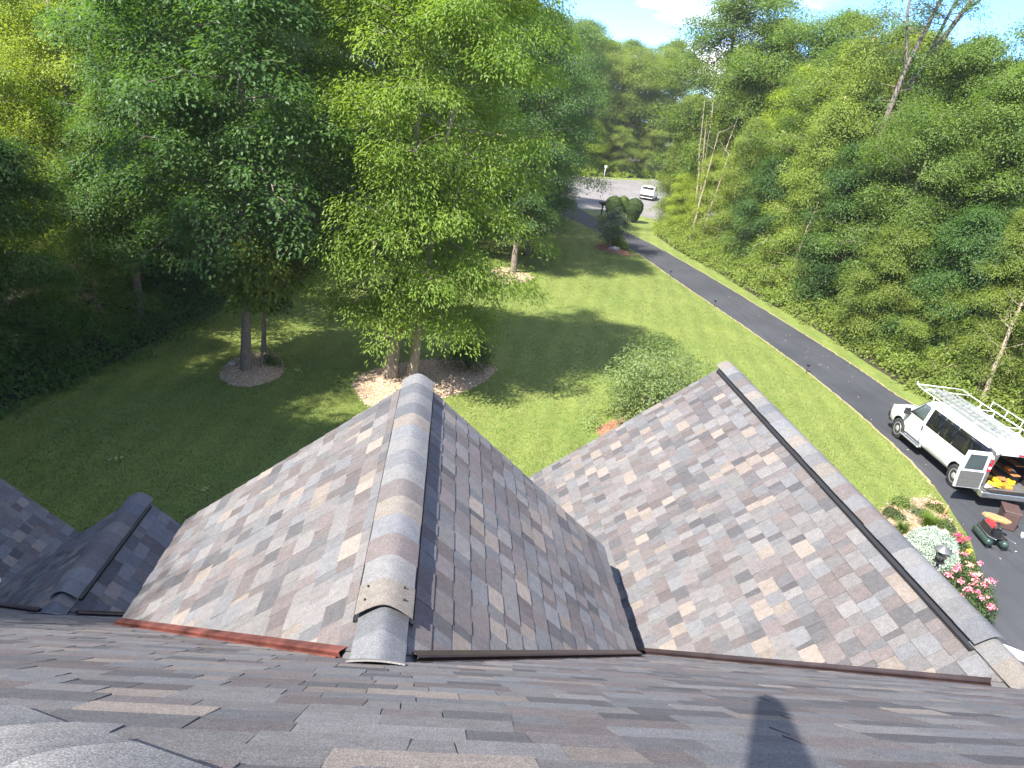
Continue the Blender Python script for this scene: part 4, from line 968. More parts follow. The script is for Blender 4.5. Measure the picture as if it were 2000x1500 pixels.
for p in body.data.polygons:
    c = p.center
    if 1.4 < c.x < 5.3 and abs(c.y) < 0.88 and 0.59 < c.z < 1.82 and abs(c.z - 2.0) > 0.1: p.material_index = 1; p.use_smooth = False
    for s in (0.0, WB):
        if abs(c.x - s) < 0.47 and c.z < 0.875 and 0.69 < abs(c.y) < 0.985 and math.hypot(c.x - s, c.z - 0.40) < 0.475: p.material_index = 2; p.use_smooth = False
es = body.modifiers.new('edges', 'EDGE_SPLIT'); es.split_angle = math.radians(38)
def side_panel(name, quad, m, parent, sg=-1, off=0.006, round_=0.0, nz=4):
    """panel lying on the van side; quad = (s0 bottom, s1 bottom, s0 top, s1 top, z0, z1)"""
    a0, a1, b0, b1, z0, z1 = quad; o = MB(); V = []; F = []
    for i in range(nz + 1):
        k = i / nz; z = z0 + (z1 - z0) * k; t = side_t(z, HALF, BELT, TUM) + off
        ins = 0.008 if i in (0, nz) else 0.0
        V += [(a0 + (b0 - a0) * k + ins, sg * t, z), (a1 + (b1 - a1) * k - ins, sg * t, z)]
    for i in range(nz): F.append((2 * i, 2 * i + 1, 2 * i + 3, 2 * i + 2))
    o.add(V, F, 0, True); ob = o.build(name, m, parent)
    md = ob.modifiers.new('thick', 'SOLIDIFY'); md.thickness = 0.01; md.offset = 0; return ob
for sg in (-1, 1):
    side_panel('window', (0.42, 1.32, 0.98, 1.36, 1.25, 1.80), M['glass_clear'], van, sg)
    side_panel('window', (1.50, 2.295, 1.54, 2.295, 1.20, 1.83), M['glass_dark'], van, sg)
    side_panel('window', (2.305, 3.065, 2.305, 3.065, 1.20, 1.83), M['glass_dark'], van, sg)
    side_panel('window', (3.075, 4.80, 3.075, 4.74, 1.20, 1.83), M['glass_dark'], van, sg)
    o = MB(); o.box((1.40, sg * 1.006, 1.02), (0.045, 0.02, 0.17)); o.build('door_handle', M['black_plastic'], van)
    o = MB(); tm = sg * 1.02
    for (s, z0, z1) in ((0.42, 0.50, 1.2), (1.46, 0.47, 1.2)): o.box((s, sg * 1.001, (z0 + z1) / 2), (0.012, 0.006, z1 - z0))
    o.box((1.0, sg * 0.985, 0.482), (1.0, 0.03, 0.01)); o.build('door_seam', M['black_plastic'], van)
    o = MB(); o.box((0.50, sg * 1.14, 1.28), (0.11, 0.22, 0.24), 0, None, 0.9); o.box((0.52, sg * 1.0, 1.2), (0.06, 0.14, 0.05)); mr = o.build('mirror', M['black_plastic'], van); bv = mr.modifiers.new('bev', 'BEVEL'); bv.width = 0.03; bv.segments = 3
    o = MB(); o.box((1.05, sg * 1.04, 0.40), (1.25, 0.17, 0.06)); o.box((1.05, sg * 0.94, 0.43), (1.1, 0.12, 0.04)); rb = o.build('running_board', M['chrome'], van); bv = rb.modifiers.new('bev', 'BEVEL'); bv.width = 0.02
    o = MB(); o.box((4.962, sg * 0.915, 1.42), (0.05, 0.10, 0.40)); o.box((4.93, sg * 0.965, 1.42), (0.08, 0.03, 0.40)); tl = o.build('tail_light', M['red_lens'], van)
    o = MB(); o.box((4.99, sg * 0.915, 1.34), (0.012, 0.085, 0.08)); o.build('reversing_lens', M['clear_lens'], tl)
    o = MB(); o.box((-0.80, sg * 0.70, 0.93), (0.14, 0.34, 0.16)); o.build('headlight', M['clear_lens'], van)
    o = MB(); o.box((2.9, sg * 0.998, 0.86), (3.0, 0.012, 0.025)); o.build('side_moulding', M['white_paint'], van)
    for s in (0.0, WB):
        o = MB(); y0 = sg * 0.73; y1 = sg * 0.985
        pr = [(0.24, y0), (0.36, y0), (0.385, y0 + sg * 0.03), (0.392, (y0 + y1) / 2), (0.385, y1 - sg * 0.03), (0.355, y1), (0.23, y1 - sg * 0.005)]
        o.lathe(pr if sg > 0 else pr[::-1], 28, 0, (s, 0, 0.385), 'y'); w = o.build('wheel', M['tyre'], van); w['label'] = 'black tyre on a silver steel wheel'
        o = MB(); pr = [(0.225, y1 - sg * 0.02), (0.235, y1 - sg * 0.0), (0.215, y1 + sg * 0.004), (0.20, y1 - sg * 0.03), (0.12, y1 - sg * 0.02), (0.09, y1 + sg * 0.02), (0.04, y1 + sg * 0.03)]
        o.lathe(pr if sg > 0 else pr[::-1], 28, 0, (s, 0, 0.385), 'y'); o.build('rim', M['rim'], w)
        o = MB()
        for k in range(8):
            a = k * math.pi / 4; o.lathe([(0.022, y1 - sg * 0.03), (0.022, y1 - sg * 0.012)] if sg > 0 else [(0.022, y1 - sg * 0.012), (0.022, y1 - sg * 0.03)], 6, 0, (s + 0.15 * math.cos(a), 0, 0.385 + 0.15 * math.sin(a)), 'y')
        o.build('rim_hole', M['black_plastic'], w)
o = MB(); P = []
for (s, z, t) in ((0.30, 1.30, 0.86), (0.955, 1.87, 0.76)): P += [(s - 0.012, -t, z + 0.012), (s - 0.012, t, z + 0.012)]
o.add(P, [(0, 1, 3, 2)], 0); ws = o.build('windscreen', M['glass_clear'], van); ws.modifiers.new('t', 'SOLIDIFY').thickness = 0.012
o = MB(); o.box((-0.88, 0, 0.62), (0.16, 1.86, 0.24)); o.box((-0.80, 0, 0.45), (0.2, 1.8, 0.14)); fb = o.build('front_bumper', M['black_plastic'], van); bv = fb.modifiers.new('bev', 'BEVEL'); bv.width = 0.04; bv.segments = 3
o = MB(); o.box((-0.862, 0, 0.90), (0.03, 1.0, 0.2)); o.build('grille', M['black_plastic'], van)
o = MB(); o.box((5.05, 0, 0.50), (0.20, 1.96, 0.20)); rbm = o.build('rear_bumper', M['chrome'], van); bv = rbm.modifiers.new('bev', 'BEVEL'); bv.width = 0.035; bv.segments = 3
o = MB(); o.box((5.06, 0, 0.612), (0.2, 1.5, 0.02)); o.build('bumper_step', M['black_plastic'], rbm)
o = MB(); o.box((4.978, 0, 1.855), (0.03, 0.36, 0.05)); o.build('brake_light', M['red_lens'], van)
# rear doors folded right round
for sg in (-1, 1):
    dr = MB(); hx = 4.95; z0, z1 = 0.62, 1.84
    def dp(t, z, off): 
        return (hx + off, sg * (0.98 + t), z)
    outline = [(0.02, z0), (0.84, z0), (0.86, 1.2), (0.76, z1), (0.04, z1)]
    # lean the free edge inward as on the closed door
    V = [dp(t, z, 0.0) for t, z in outline] + [dp(t, z, 0.06) for t, z in outline]; n = 5
    dr.add(V, [tuple(range(n)), tuple(range(2 * n - 1, n - 1, -1))] + [(i, n + i, n + (i + 1) % n, (i + 1) % n) for i in range(n)], 0)
    d = dr.build('rear_door', M['white_paint'], van); d['label'] = 'rear door swung fully open showing its grey inner panel'
    o = MB(); pn = [(0.06, z0 + 0.03), (0.80, z0 + 0.03), (0.815, 1.18), (0.06, 1.18)]
    o.add([dp(t, z, 0.064) for t, z in pn] + [dp(t, z, 0.075) for t, z in pn], [(0, 1, 2, 3), (7, 6, 5, 4), (0, 4, 5, 1), (1, 5, 6, 2), (2, 6, 7, 3), (3, 7, 4, 0)], 0); o.build('inner_panel', M['door_grey'], d)
    o = MB()
    for zz in (0.80, 0.95, 1.08): o.box((hx + 0.0765, sg * (0.98 + 0.43), zz), (0.004, 0.7, 0.012))
    o.build('panel_groove', M['interior'], d)
    o = MB(); pn = [(0.14, 1.25), (0.74, 1.25), (0.68, 1.74), (0.14, 1.74)]
    o.add([dp(t, z, 0.062) for t, z in pn] + [dp(t, z, 0.07) for t, z in pn], [(0, 1, 2, 3), (7, 6, 5, 4), (0, 4, 5, 1), (1, 5, 6, 2), (2, 6, 7, 3), (3, 7, 4, 0)], 0); o.build('pane', M['glass_clear'], d)
    o = MB()
    for zz in (0.85, 1.55): o.box((hx + 0.03, sg * 0.985, zz), (0.09, 0.05, 0.09))
    o.build('hinge', M['chrome'], d)
# roof rack
for s in (0.55, 2.0, 3.4, 4.75):
    o = MB(); o.tube([(s, -0.86, 2.15), (s, 0.86, 2.15)], 0.018, 8); o.build('crossbar', M['rack'], van)
for sg in (-1, 1):
    o = MB(); o.tube([(0.05, sg * 0.86, 2.18), (0.55, sg * 0.86, 2.15), (4.95, sg * 0.86, 2.15)], 0.017, 8); o.build('side_rail', M['rack'], van)
    for s in (1.25, 2.0, 3.4, 4.6):
        o = MB(); o.tube([(s, sg * 0.80, 1.93), (s, sg * 0.85, 2.05), (s, sg * 0.86, 2.15)], 0.017, 6); o.box((s, sg * 0.81, 1.97), (0.14, 0.06, 0.03)); o.build('rack_foot', M['rack'], van)
o = MB(); o.tube([(1.7, 0.90, 2.38), (4.95, 0.90, 2.38)], 0.017, 8); o.build('upper_rail', M['rack'], van)
for s in (1.7, 2.5, 3.3, 4.1, 4.9):
    o = MB(); o.tube([(s, 0.86, 2.15), (s, 0.90, 2.40)], 0.016, 6); o.build('rack_post', M['rack'], van)
o = MB(); o.tube([(0.05, -0.86, 2.18), (0.05, 0.86, 2.18)], 0.018, 8); o.tube([(0.05, -0.86, 2.18), (0.05, -0.84, 2.30)], 0.016, 6); o.build('front_bar', M['rack'], van)
def to_world(p): return van.matrix_world @ Vector(p)
bpy.context.view_layer.update()
def ladder(loc, rz, L, wd, label, rungs=0.3, z=2.205):
    e = empty('ladder', to_world((loc[0], loc[1], z)), van.rotation_euler.z + rz); tag(e, label, 'ladder', 'ladders on the van rack')
    for sg in (-1, 1):
        o = MB(); o.box((L / 2, sg * wd / 2, 0), (L, 0.028, 0.075)); o.build('stile', M['alum'], e)
    n = int(L / rungs)
    for i in range(n):
        o = MB(); o.tube([((i + 0.5) * rungs, -wd / 2, 0), ((i + 0.5) * rungs, wd / 2, 0)], 0.016, 6); o.build('rung', M['alum'], e)
    return e
ladder((0.35, -0.52, 0), 0.0, 4.3, 0.42, 'long aluminium ladder lying at the near edge of the van rack')
ladder((0.9, -0.06, 0), 0.01, 3.6, 0.36, 'shorter aluminium ladder lying in the middle of the van rack')
ladder((0.75, -0.47, 0), -0.01, 3.2, 0.33, 'narrow aluminium ladder stacked on the near ladder of the van rack', z=2.295)
# load in the van
def vobj(name, mb, m, label, cat, loc, rz=0.0, bev=0):
    ob = mb.build(name, m); ob.location = to_world(loc); ob.rotation_euler = (0, 0, van.rotation_euler.z + rz); tag(ob, label, cat)
    if bev: b = ob.modifiers.new('bev', 'BEVEL'); b.width = bev; b.segments = 2
    return ob
o = MB(); r_ = random.Random(3); pts = []
for i in range(220):
    a = i * 0.36; R = 0.22 + 0.05 * math.sin(i * 0.77) + 0.03 * r_.random(); pts.append((R * math.cos(a) * 1.35, R * math.sin(a) * 0.85, 0.03 + 0.10 * (i / 220) + 0.04 * r_.random()))
o.tube(pts, 0.016, 5, 0, True); vobj('hose_coil', o, M['yellow'], 'yellow air hose coiled in the open back of the van', 'hose', (4.45, -0.28, 0.605))
for i, (x, y, z, L, w, h, rz, lb) in enumerate([(3.8, 0.30, 0.98, 1.5, 0.26, 0.03, 0.12, 'upper orange brown board slanting across the van load'), (3.75, 0.12, 0.80, 1.6, 0.24, 0.03, -0.1, 'lower orange brown board resting on the van load'), (3.6, 0.55, 1.22, 1.4, 0.3, 0.03, 0.05, 'orange brown shelf board high in the van load')]):
    o = MB(); o.box((0, 0, 0), (L, w, h)); vobj('board', o, M['wood_orange'], lb, 'board', (x, y, z), rz)
for (x, y, z, d, m, nm, lb) in [(3.6, -0.45, 0.605, (0.9, 0.5, 0.32), 'interior', 'tool_box', 'dark tool box behind the yellow hose in the van'), (3.7, 0.4, 0.605, (1.0, 0.7, 0.17), 'interior', 'storage_tray', 'dark tray under the boards in the van'), (4.62, 0.12, 0.605, (0.35, 0.22, 0.1), 'orange', 'nail_gun_case', 'small orange case beside the yellow hose'), (4.35, 0.42, 0.605, (0.22, 0.16, 0.16), 'yellow', 'drill_case', 'small yellow drill case at the back of the van'), (4.2, 0.3, 1.012, (0.2, 0.14, 0.1), 'orange', 'tool_pouch', 'orange tool on the slanting board in the van')]:
    o = MB(); o.box((0, 0, d[2] / 2), d); vobj(nm, o, M[m], lb, 'tool box', (x, y, z), r_.uniform(-0.3, 0.3), 0.02)
rk = bmesh.new(); bmesh.ops.create_grid(rk, x_segments=14, y_segments=14, size=0.3)
from mathutils import noise as mnoise
for v in rk.verts: v.co.z = 0.05 + 0.05 * mnoise.noise(v.co * 7)
me = bpy.data.meshes.new('dust_sheet'); rk.to_mesh(me); rk.free(); me.materials.append(M['tarp'])
ds = link(bpy.data.objects.new('dust_sheet', me)); ds.location = to_world((4.55, -0.58, 0.60)); ds.rotation_euler = (0, 0, van.rotation_euler.z + 0.3); ds.modifiers.new('t', 'SOLIDIFY').thickness = 0.01; tag(ds, 'crumpled pale cloth at the rear edge of the van floor', 'cloth')

# ------------------------------------------------------------------ parked car in the street
suv = empty('parked_car', (25.8, 98.0, 0.004), -1.95)
tag(suv, 'small white car parked in the street at the end of the driveway', 'car')
S2 = [(-0.9, 0.75), (-0.86, 0.9), (-0.6, 0.98), (0.2, 1.05), (0.45, 1.12), (0.95, 1.5), (1.3, 1.66), (2.4, 1.69), (3.1, 1.64), (3.5, 1.3), (3.62, 1.15), (3.66, 0.9)]
sb = body_loft(S2, 0.3, 0.93, 1.02, 0.2, lambda s: 0.9 + 0.1 * min(1, max(0, (s + 0.9) / 0.5)) if s < 0 else (1 if s < 3 else 1 - 0.1 * (s - 3) / 0.66)).build('body', [M['white_paint'], M['black_plastic']], suv)
bpy.context.view_layer.update(); cut = []
for s in (0.0, 2.75):
    o = MB(); o.lathe([(0.39, -1.1), (0.39, 1.1)], 20, 0, (s, 0, 0.34), 'y'); cut.append(o.build('c3', M['black_plastic'], suv))
bpy.context.view_layer.update(); boolean(sb, cut); es = sb.modifiers.new('edges', 'EDGE_SPLIT'); es.split_angle = math.radians(38)
for sg in (-1, 1):
    for (a0, a1, b0, b1) in ((0.72, 1.6, 1.12, 1.62), (1.68, 2.5, 1.68, 2.5), (2.56, 3.3, 2.56, 3.05)):
        o = MB(); V = []
        for z, x0, x1 in ((1.07, a0, a1), (1.55, b0, b1)):
            t = 0.93 * 0.99 - 0.2 * (z - 1.02) / 0.85 + 0.008; V += [(x0, sg * t, z), (x1, sg * t, z)]
        o.add(V, [(0, 1, 3, 2)], 0); w = o.build('window', M['glass_dark'], suv); w.modifiers.new('t', 'SOLIDIFY').thickness = 0.012
    for s in (0.0, 2.75):
        o = MB(); y1 = sg * 0.92; pr = [(0.2, sg * 0.70), (0.33, sg * 0.70), (0.345, sg * 0.8), (0.33, y1), (0.2, y1)]; o.lathe(pr if sg > 0 else pr[::-1], 20, 0, (s, 0, 0.34), 'y'); w = o.build('wheel', M['tyre'], suv)
        o = MB(); pr = [(0.21, y1 - sg * 0.01), (0.21, y1 + sg * 0.004), (0.05, y1 + sg * 0.015)]; o.lathe(pr if sg > 0 else pr[::-1], 20, 0, (s, 0, 0.34), 'y'); o.build('rim', M['rim'], w)
    o = MB(); o.box((3.55, sg * 0.72, 1.06), (0.14, 0.2, 0.2)); o.build('tail_light', M['red_lens'], suv)
    o = MB(); o.box((0.85, sg * 1.0, 1.1), (0.1, 0.18, 0.13)); o.build('mirror', M['white_paint'], suv)
o = MB(); o.add([(3.16, -0.68, 1.60), (3.16, 0.68, 1.60), (3.50, 0.74, 1.32), (3.50, -0.74, 1.32)], [(0, 1, 2, 3)], 0); w = o.build('rear_window', M['glass_dark'], suv); w.location = (0.012, 0, 0.012); w.modifiers.new('t', 'SOLIDIFY').thickness = 0.012
o = MB(); o.add([(0.5, -0.74, 1.17), (0.5, 0.74, 1.17), (1.0, 0.68, 1.55), (1.0, -0.68, 1.55)], [(0, 1, 2, 3)], 0); w = o.build('windscreen', M['glass_dark'], suv); w.location = (-0.012, 0, 0.02); w.modifiers.new('t', 'SOLIDIFY').thickness = 0.012
o = MB(); o.box((3.62, 0, 0.55), (0.16, 1.7, 0.26)); o.build('bumper', M['black_plastic'], suv)

# ------------------------------------------------------------------ mailbox, sign, path lights
mbx = empty('mailbox', (14.9, 73.7, 0.0), 0.4); tag(mbx, 'black mailbox on a dark post beside the driveway entrance', 'mailbox')
o = MB(); o.box((0, 0, 0.62), (0.11, 0.11, 1.3)); o.build('post', M['black_plastic'], mbx)
o = MB(); o.box((0.12, 0, 1.22), (0.6, 0.09, 0.09)); o.build('arm', M['black_plastic'], mbx)
o = MB(); o.prism([(-0.12 if True else 0, 0)] and [(-0.13, 0), (0.13, 0), (0.13, 0.17), (0.10, 0.25), (0.04, 0.29), (-0.04, 0.29), (-0.10, 0.25), (-0.13, 0.17)], -0.27, 0.27)
bx = o.build('box', M['black_plastic'], mbx); bx.rotation_euler = (math.pi / 2, 0, 0.0); bx.location = (0.12, 0.0, 1.28)
o = MB(); o.prism([(-0.12, 0), (0.12, 0), (0.12, 0.16), (0.08, 0.24), (-0.08, 0.24), (-0.12, 0.16)], -0.25, 0.25); bx = o.build('newspaper_box', M['black_plastic'], mbx); bx.rotation_euler = (math.pi / 2, 0, 0); bx.location = (-0.2, 0, 1.3)
sg_ = empty('road_sign', (23.2, 117.6, 0.0), 0.2); tag(sg_, 'small pale sign on a thin post across the street', 'sign')
o = MB(); o.tube([(0, 0, -0.1), (0, 0, 2.0)], 0.04, 6); o.build('post', M['rack'], sg_)
o = MB(); o.box((0, -0.05, 1.85), (0.4, 0.03, 0.32)); o.build('panel', M['rack'], sg_)
for (x, y, lb) in [(15.95, 41.4, 'small dark path light at the lawn edge halfway up the driveway'), (16.8, 30.7, 'small dark path light at the lawn edge nearest the van'), (15.2, 48.6, 'small dark path light at the lawn edge farthest up the driveway')]:
    e = empty('path_light', (x, y, 0)); tag(e, lb, 'path light', 'path lights along the driveway')
    o = MB(); o.tube([(0, 0, -0.05), (0, 0, 0.34)], 0.015, 6); o.build('stake', M['black_plastic'], e)
    o = MB(); o.lathe([(0.045, 0.33), (0.055, 0.40), (0.095, 0.405), (0.03, 0.46)], 10); o.build('lamp_head', M['black_plastic'], e)

# ------------------------------------------------------------------ flower bed
M['blue_green'] = leaf_mat('blue_green_needles', 0.08, 0.7, 0.2)
def dome(seed, R, H, N):
    r = np.random.default_rng(seed); u = r.uniform(0.0, 1, N); a = r.uniform(0, 6.28, N); el = np.arcsin(u); k = 1 + 0.07 * np.sin(7 * a + 5 * el) + r.normal(0, 0.035, N)
    d = np.column_stack([np.cos(a) * np.cos(el), np.sin(a) * np.cos(el), np.sin(el)]); C = d * np.column_stack([R * k, R * k, H * k])
    v, t = leaf_arrays(C, r.normal(0, 0.6, (N, 3)) + d * 0.3, d + r.normal(0, 0.7, (N, 3)) + [0, 0, 0.3], r.uniform(0.05, 0.11, N), r.uniform(0.02, 0.036, N)); return np_mesh('foliage', v, t, M['blue_green'], np.repeat(r.random(N), 4))
e = empty('globe_spruce', (13.35, 15.75, 0.1)); e.scale = (0.72, 0.72, 0.8); tag(e, 'pale blue green dome shaped dwarf conifer in the flower bed', 'shrub')
f = link(bpy.data.objects.new('foliage', dome(71, 0.88, 0.95, 11000)), e); f.color = (0.36, 0.43, 0.36, 1)
bm = bmesh.new(); bmesh.ops.create_icosphere(bm, subdivisions=3, radius=1.0)
for v in bm.verts: v.co = Vector((v.co.x * 0.80, v.co.y * 0.80, max(-0.02, v.co.z) * 0.86))
me = bpy.data.meshes.new('core'); bm.to_mesh(me); bm.free(); me.materials.append(simple('conifer_core', (0.10, 0.13, 0.10), 0.95)); link(bpy.data.objects.new('core', me), e)
def blades(seed, n, H, spread, w=0.012):
    r = np.random.default_rng(seed); V = []; T = []; tone = []
    for i in range(n):
        a = r.uniform(0, 6.28); L = H * r.uniform(0.6, 1.1); b = np.array([r.normal(0, 0.05), r.normal(0, 0.05), 0]); d = np.array([math.cos(a), math.sin(a), 0]); s = np.array([-d[1], d[0], 0]) * w * 0.5; sp = spread * r.uniform(0.3, 1)
        k = len(V); p1 = b + d * sp * 0.35 + [0, 0, L * 0.6]; p2 = b + d * sp + [0, 0, L * 0.85]
        V += [b - s, b + s, p1 - s, p1 + s, p2]; T += [(k, k + 1, k + 3), (k, k + 3, k + 2), (k + 2, k + 3, k + 4)]; tone += [r.random()] * 5
    return np_mesh('foliage', np.array(V), np.array(T), M['leaf'], tone)
def grass_clump(loc, seed, n, H, sp, tint, label, w=0.014):
    o = link(bpy.data.objects.new('ornamental_grass', blades(seed, n, H, sp, w))); o.location = loc; o.color = (*tint, 1); tag(o, label, 'grass clump'); return o
grass_clump((14.25, 17.25, 0.1), 3, 320, 0.6, 0.45, (0.13, 0.20, 0.03), 'bright green fountain of ornamental grass behind the dome conifer')
grass_clump((13.3, 16.95, 0.1), 4, 200, 0.4, 0.32, (0.11, 0.17, 0.035), 'smaller grass clump at the lawn side of the dome conifer')
M['petal'] = chip_mat('petals_pink', [(0.66, 0.08, 0.15), (0.80, 0.20, 0.27), (0.86, 0.40, 0.42)])
M['petal_red'] = chip_mat('petals_red', [(0.55, 0.02, 0.07), (0.75, 0.06, 0.16)])
M['petal_yellow'] = chip_mat('petals_yellow', [(0.78, 0.55, 0.03), (0.85, 0.70, 0.15)])
M['petal_peach'] = chip_mat('petals_peach', [(0.80, 0.30, 0.20), (0.85, 0.52, 0.38)])
def bloom_cluster(r, R, n):
    C = r.normal(0, R * 0.5, (n, 3)) * [1, 1, 0.6]; nn = unit(C + [0, 0, 0.05]) + r.normal(0, 0.4, (n, 3)); A = r.normal(0, 1, (n, 3))
    v, t = leaf_arrays(C, nn, A, r.uniform(0.035, 0.065, n), r.uniform(0.03, 0.05, n), 0.25); return v, t, np.repeat(r.random(n), 4)
def rose(loc, seed, R, H, tint, blooms, m, label, bl=(0.07, 0.12)):
    r = np.random.default_rng(seed); e = empty('rose_bush', loc); tag(e, label, 'flower bush')
    st_, fo = bush_mesh(seed, R, H, int(26 + 40 * R), 34, 0.065, 0.036, pad=(0.12, 0.22))
    link(bpy.data.objects.new('stem', st_), e); f = link(bpy.data.objects.new('foliage', fo), e); f.color = (*tint, 1)
    for k in range(blooms):
        a = r.uniform(0, 6.28); q = R * math.sqrt(r.random()); v, t, tn = bloom_cluster(r, r.uniform(*bl) * 0.75, 34)
        o = link(bpy.data.objects.new('bloom', np_mesh('bloom', v, t, M[m], tn)), e); o.location = (q * math.cos(a), q * math.sin(a), H * (0.75 + 0.35 * r.random()) * (1 - 0.3 * (q / R) ** 2))
    return e
RG_ = (0.07, 0.11, 0.04)
rose((14.5, 16.35, 0.08), 101, 0.35, 0.45, RG_, 4, 'petal_red', 'low bush with a few deep pink blooms beside the dome conifer')
rose((14.05, 15.35, 0.08), 102, 0.38, 0.5, RG_, 5, 'petal', 'bush with pink blooms at the middle of the bed by the driveway')
rose((13.3, 14.35, 0.08), 103, 0.48, 0.6, RG_, 8, 'petal', 'full rose bush with many pink blooms near the roof ridge')
rose((12.9, 13.45, 0.08), 104, 0.45, 0.65, RG_, 7, 'petal', 'rose bush with pink blooms at the narrow end of the bed')
rose((13.45, 13.75, 0.02), 105, 0.25, 0.95, RG_, 4, 'petal', 'tall pink rose spray leaning over the driveway')
rose((14.35, 15.75, 0.06), 106, 0.22, 0.4, (0.09, 0.12, 0.03), 3, 'petal_yellow', 'small plant with yellow blooms between the pink ones', (0.05, 0.08))
rose((13.75, 14.75, 0.06), 107, 0.3, 0.5, RG_, 5, 'petal_peach', 'bush with peach coloured blooms amid the pink ones')
rose((12.15, 15.0, 0.08), 108, 0.35, 0.35, (0.14, 0.17, 0.02), 6, 'petal_yellow', 'yellow flowering plant at the roof side of the dome conifer', (0.05, 0.09))
rose((15.35, 18.6, 0.06), 109, 0.16, 0.3, (0.12, 0.14, 0.04), 3, 'petal_peach', 'tiny orange flower plant near the tip of the bed', (0.04, 0.06))
rose((14.3, 18.65, 0.08), 110, 0.24, 0.22, (0.14, 0.19, 0.05), 0, 'petal_peach', 'bright green leafy plant at the lawn edge of the bed')
rose((13.6, 17.9, 0.08), 111, 0.24, 0.25, (0.08, 0.11, 0.04), 1, 'petal_peach', 'dull green plant in the sandy middle of the bed')
rose((15.0, 17.5, 0.06), 112, 0.22, 0.22, (0.10, 0.14, 0.05), 0, 'petal_peach', 'small green seedling beside the driveway edge of the bed')
rose((14.6, 18.1, 0.08), 113, 0.2, 0.2, (0.10, 0.13, 0.06), 0, 'petal_peach', 'small grey green seedling in the sandy part of the bed')
rose((13.0, 16.9, 0.08), 114, 0.2, 0.18, (0.12, 0.14, 0.06), 0, 'petal_peach', 'straggly pale plant between the grass clump and the roof ridge')
o = MB(); o.tube([(15.35, 18.15, 0.0), (15.42, 18.2, 0.42)], 0.03, 6); stk = o.build('wooden_stake', M['wood_orange']); tag(stk, 'short tan wooden stake at the edge of the bed', 'stake')
lt = empty('garden_lantern', (12.3, 14.15, 0.05)); tag(lt, 'dark metal garden lantern on a post in front of the dome conifer', 'lantern')
o = MB(); o.tube([(0, 0, -0.05), (0, 0, 0.95)], 0.035, 8); o.build('post', M['black_plastic'], lt)
o = MB()
for k in range(4):
    a = math.pi / 4 + k * math.pi / 2; o.tube([(0.08 * math.cos(a), 0.08 * math.sin(a), 0.97), (0.13 * math.cos(a), 0.13 * math.sin(a), 1.27)], 0.012, 5)
o.box((0, 0, 0.96), (0.2, 0.2, 0.03)); o.build('frame', M['black_plastic'], lt)
o = MB(); o.lathe([(0.20, 1.27), (0.19, 1.29), (0.06, 1.38), (0.02, 1.43)], 12); o.build('cap', simple('lantern_cap', (0.16, 0.16, 0.155), 0.4, 0.5), lt)
o = MB(); o.lathe([(0.07, 0.98), (0.11, 1.26)], 8); o.build('glass', M['glass_clear'], lt)

# ------------------------------------------------------------------ things on the driveway
M['green_paint'] = simple('dark_green_paint', (0.03, 0.055, 0.045), 0.35, 0.2, 0.3, 8)
M['red_paint'] = simple('red_engine_paint', (0.55, 0.03, 0.03), 0.4)
M['tan_board'] = simple('tan_board', (0.34, 0.185, 0.075), 0.8, 0, 0.3, 14)
M['brown_box'] = simple('brown_plastic', (0.075, 0.045, 0.038), 0.5, 0, 0.2)
cp = empty('air_compressor', (15.95, 16.95, 0.008), math.radians(78)); cp.scale = (0.85, 0.85, 0.85); tag(cp, 'wheelbarrow air compressor with dark green tanks and red engine on the driveway', 'compressor')
for sg in (-1, 1):
    o = MB(); o.lathe([(0.03, -0.55), (0.10, -0.53), (0.13, -0.47), (0.13, 0.47), (0.10, 0.53), (0.03, 0.55)], 16, 0, (0, sg * 0.25, 0.24), 'x'); o.build('tank', M['green_paint'], cp)
o = MB(); o.box((0, 0, 0.38), (0.8, 0.62, 0.03)); o.build('base_plate', M['black_plastic'], cp)
o = MB(); o.box((0.18, 0.05, 0.53), (0.3, 0.28, 0.26)); o.box((0.18, 0.05, 0.69), (0.22, 0.2, 0.06)); en = o.build('engine', M['red_paint'], cp); bv = en.modifiers.new('b', 'BEVEL'); bv.width = 0.03; bv.segments = 2
o = MB(); o.box((-0.22, 0.0, 0.50), (0.2, 0.24, 0.2)); 
for k in range(5): o.box((-0.22, 0.0, 0.42 + 0.04 * k), (0.24, 0.28, 0.012))
for sy in (-0.07, 0.07): o.lathe([(0.06, 0.6), (0.06, 0.7), (0.03, 0.72)], 10, 0, (-0.22, sy, 0))
o.build('pump', M['black_plastic'], cp)
o = MB(); o.box((0.0, 0.24, 0.54), (0.62, 0.05, 0.3)); bg = o.build('belt_guard', M['black_plastic'], cp); bv = bg.modifiers.new('b', 'BEVEL'); bv.width = 0.06; bv.segments = 3
for sg in (-1, 1):
    o = MB(); o.tube([(0.5, sg * 0.27, 0.4), (-0.4, sg * 0.3, 0.42), (-0.85, sg * 0.3, 0.55)], 0.018, 6); o.build('handle', M['chrome'], cp)
o = MB(); o.lathe([(0.06, -0.05), (0.16, -0.05), (0.18, 0.0), (0.16, 0.05), (0.06, 0.05)], 16, 0, (0.68, 0, 0.18), 'y'); o.build('wheel', M['tyre'], cp)
o = MB()
for sg in (-1, 1): o.tube([(0.5, sg * 0.2, 0.35), (0.68, sg * 0.08, 0.18)], 0.016, 6)
o.build('fork', M['black_plastic'], cp)
for sg in (-1, 1):
    o = MB(); o.box((-0.45, sg * 0.25, 0.06), (0.04, 0.08, 0.14)); o.build('foot', M['black_plastic'], cp)
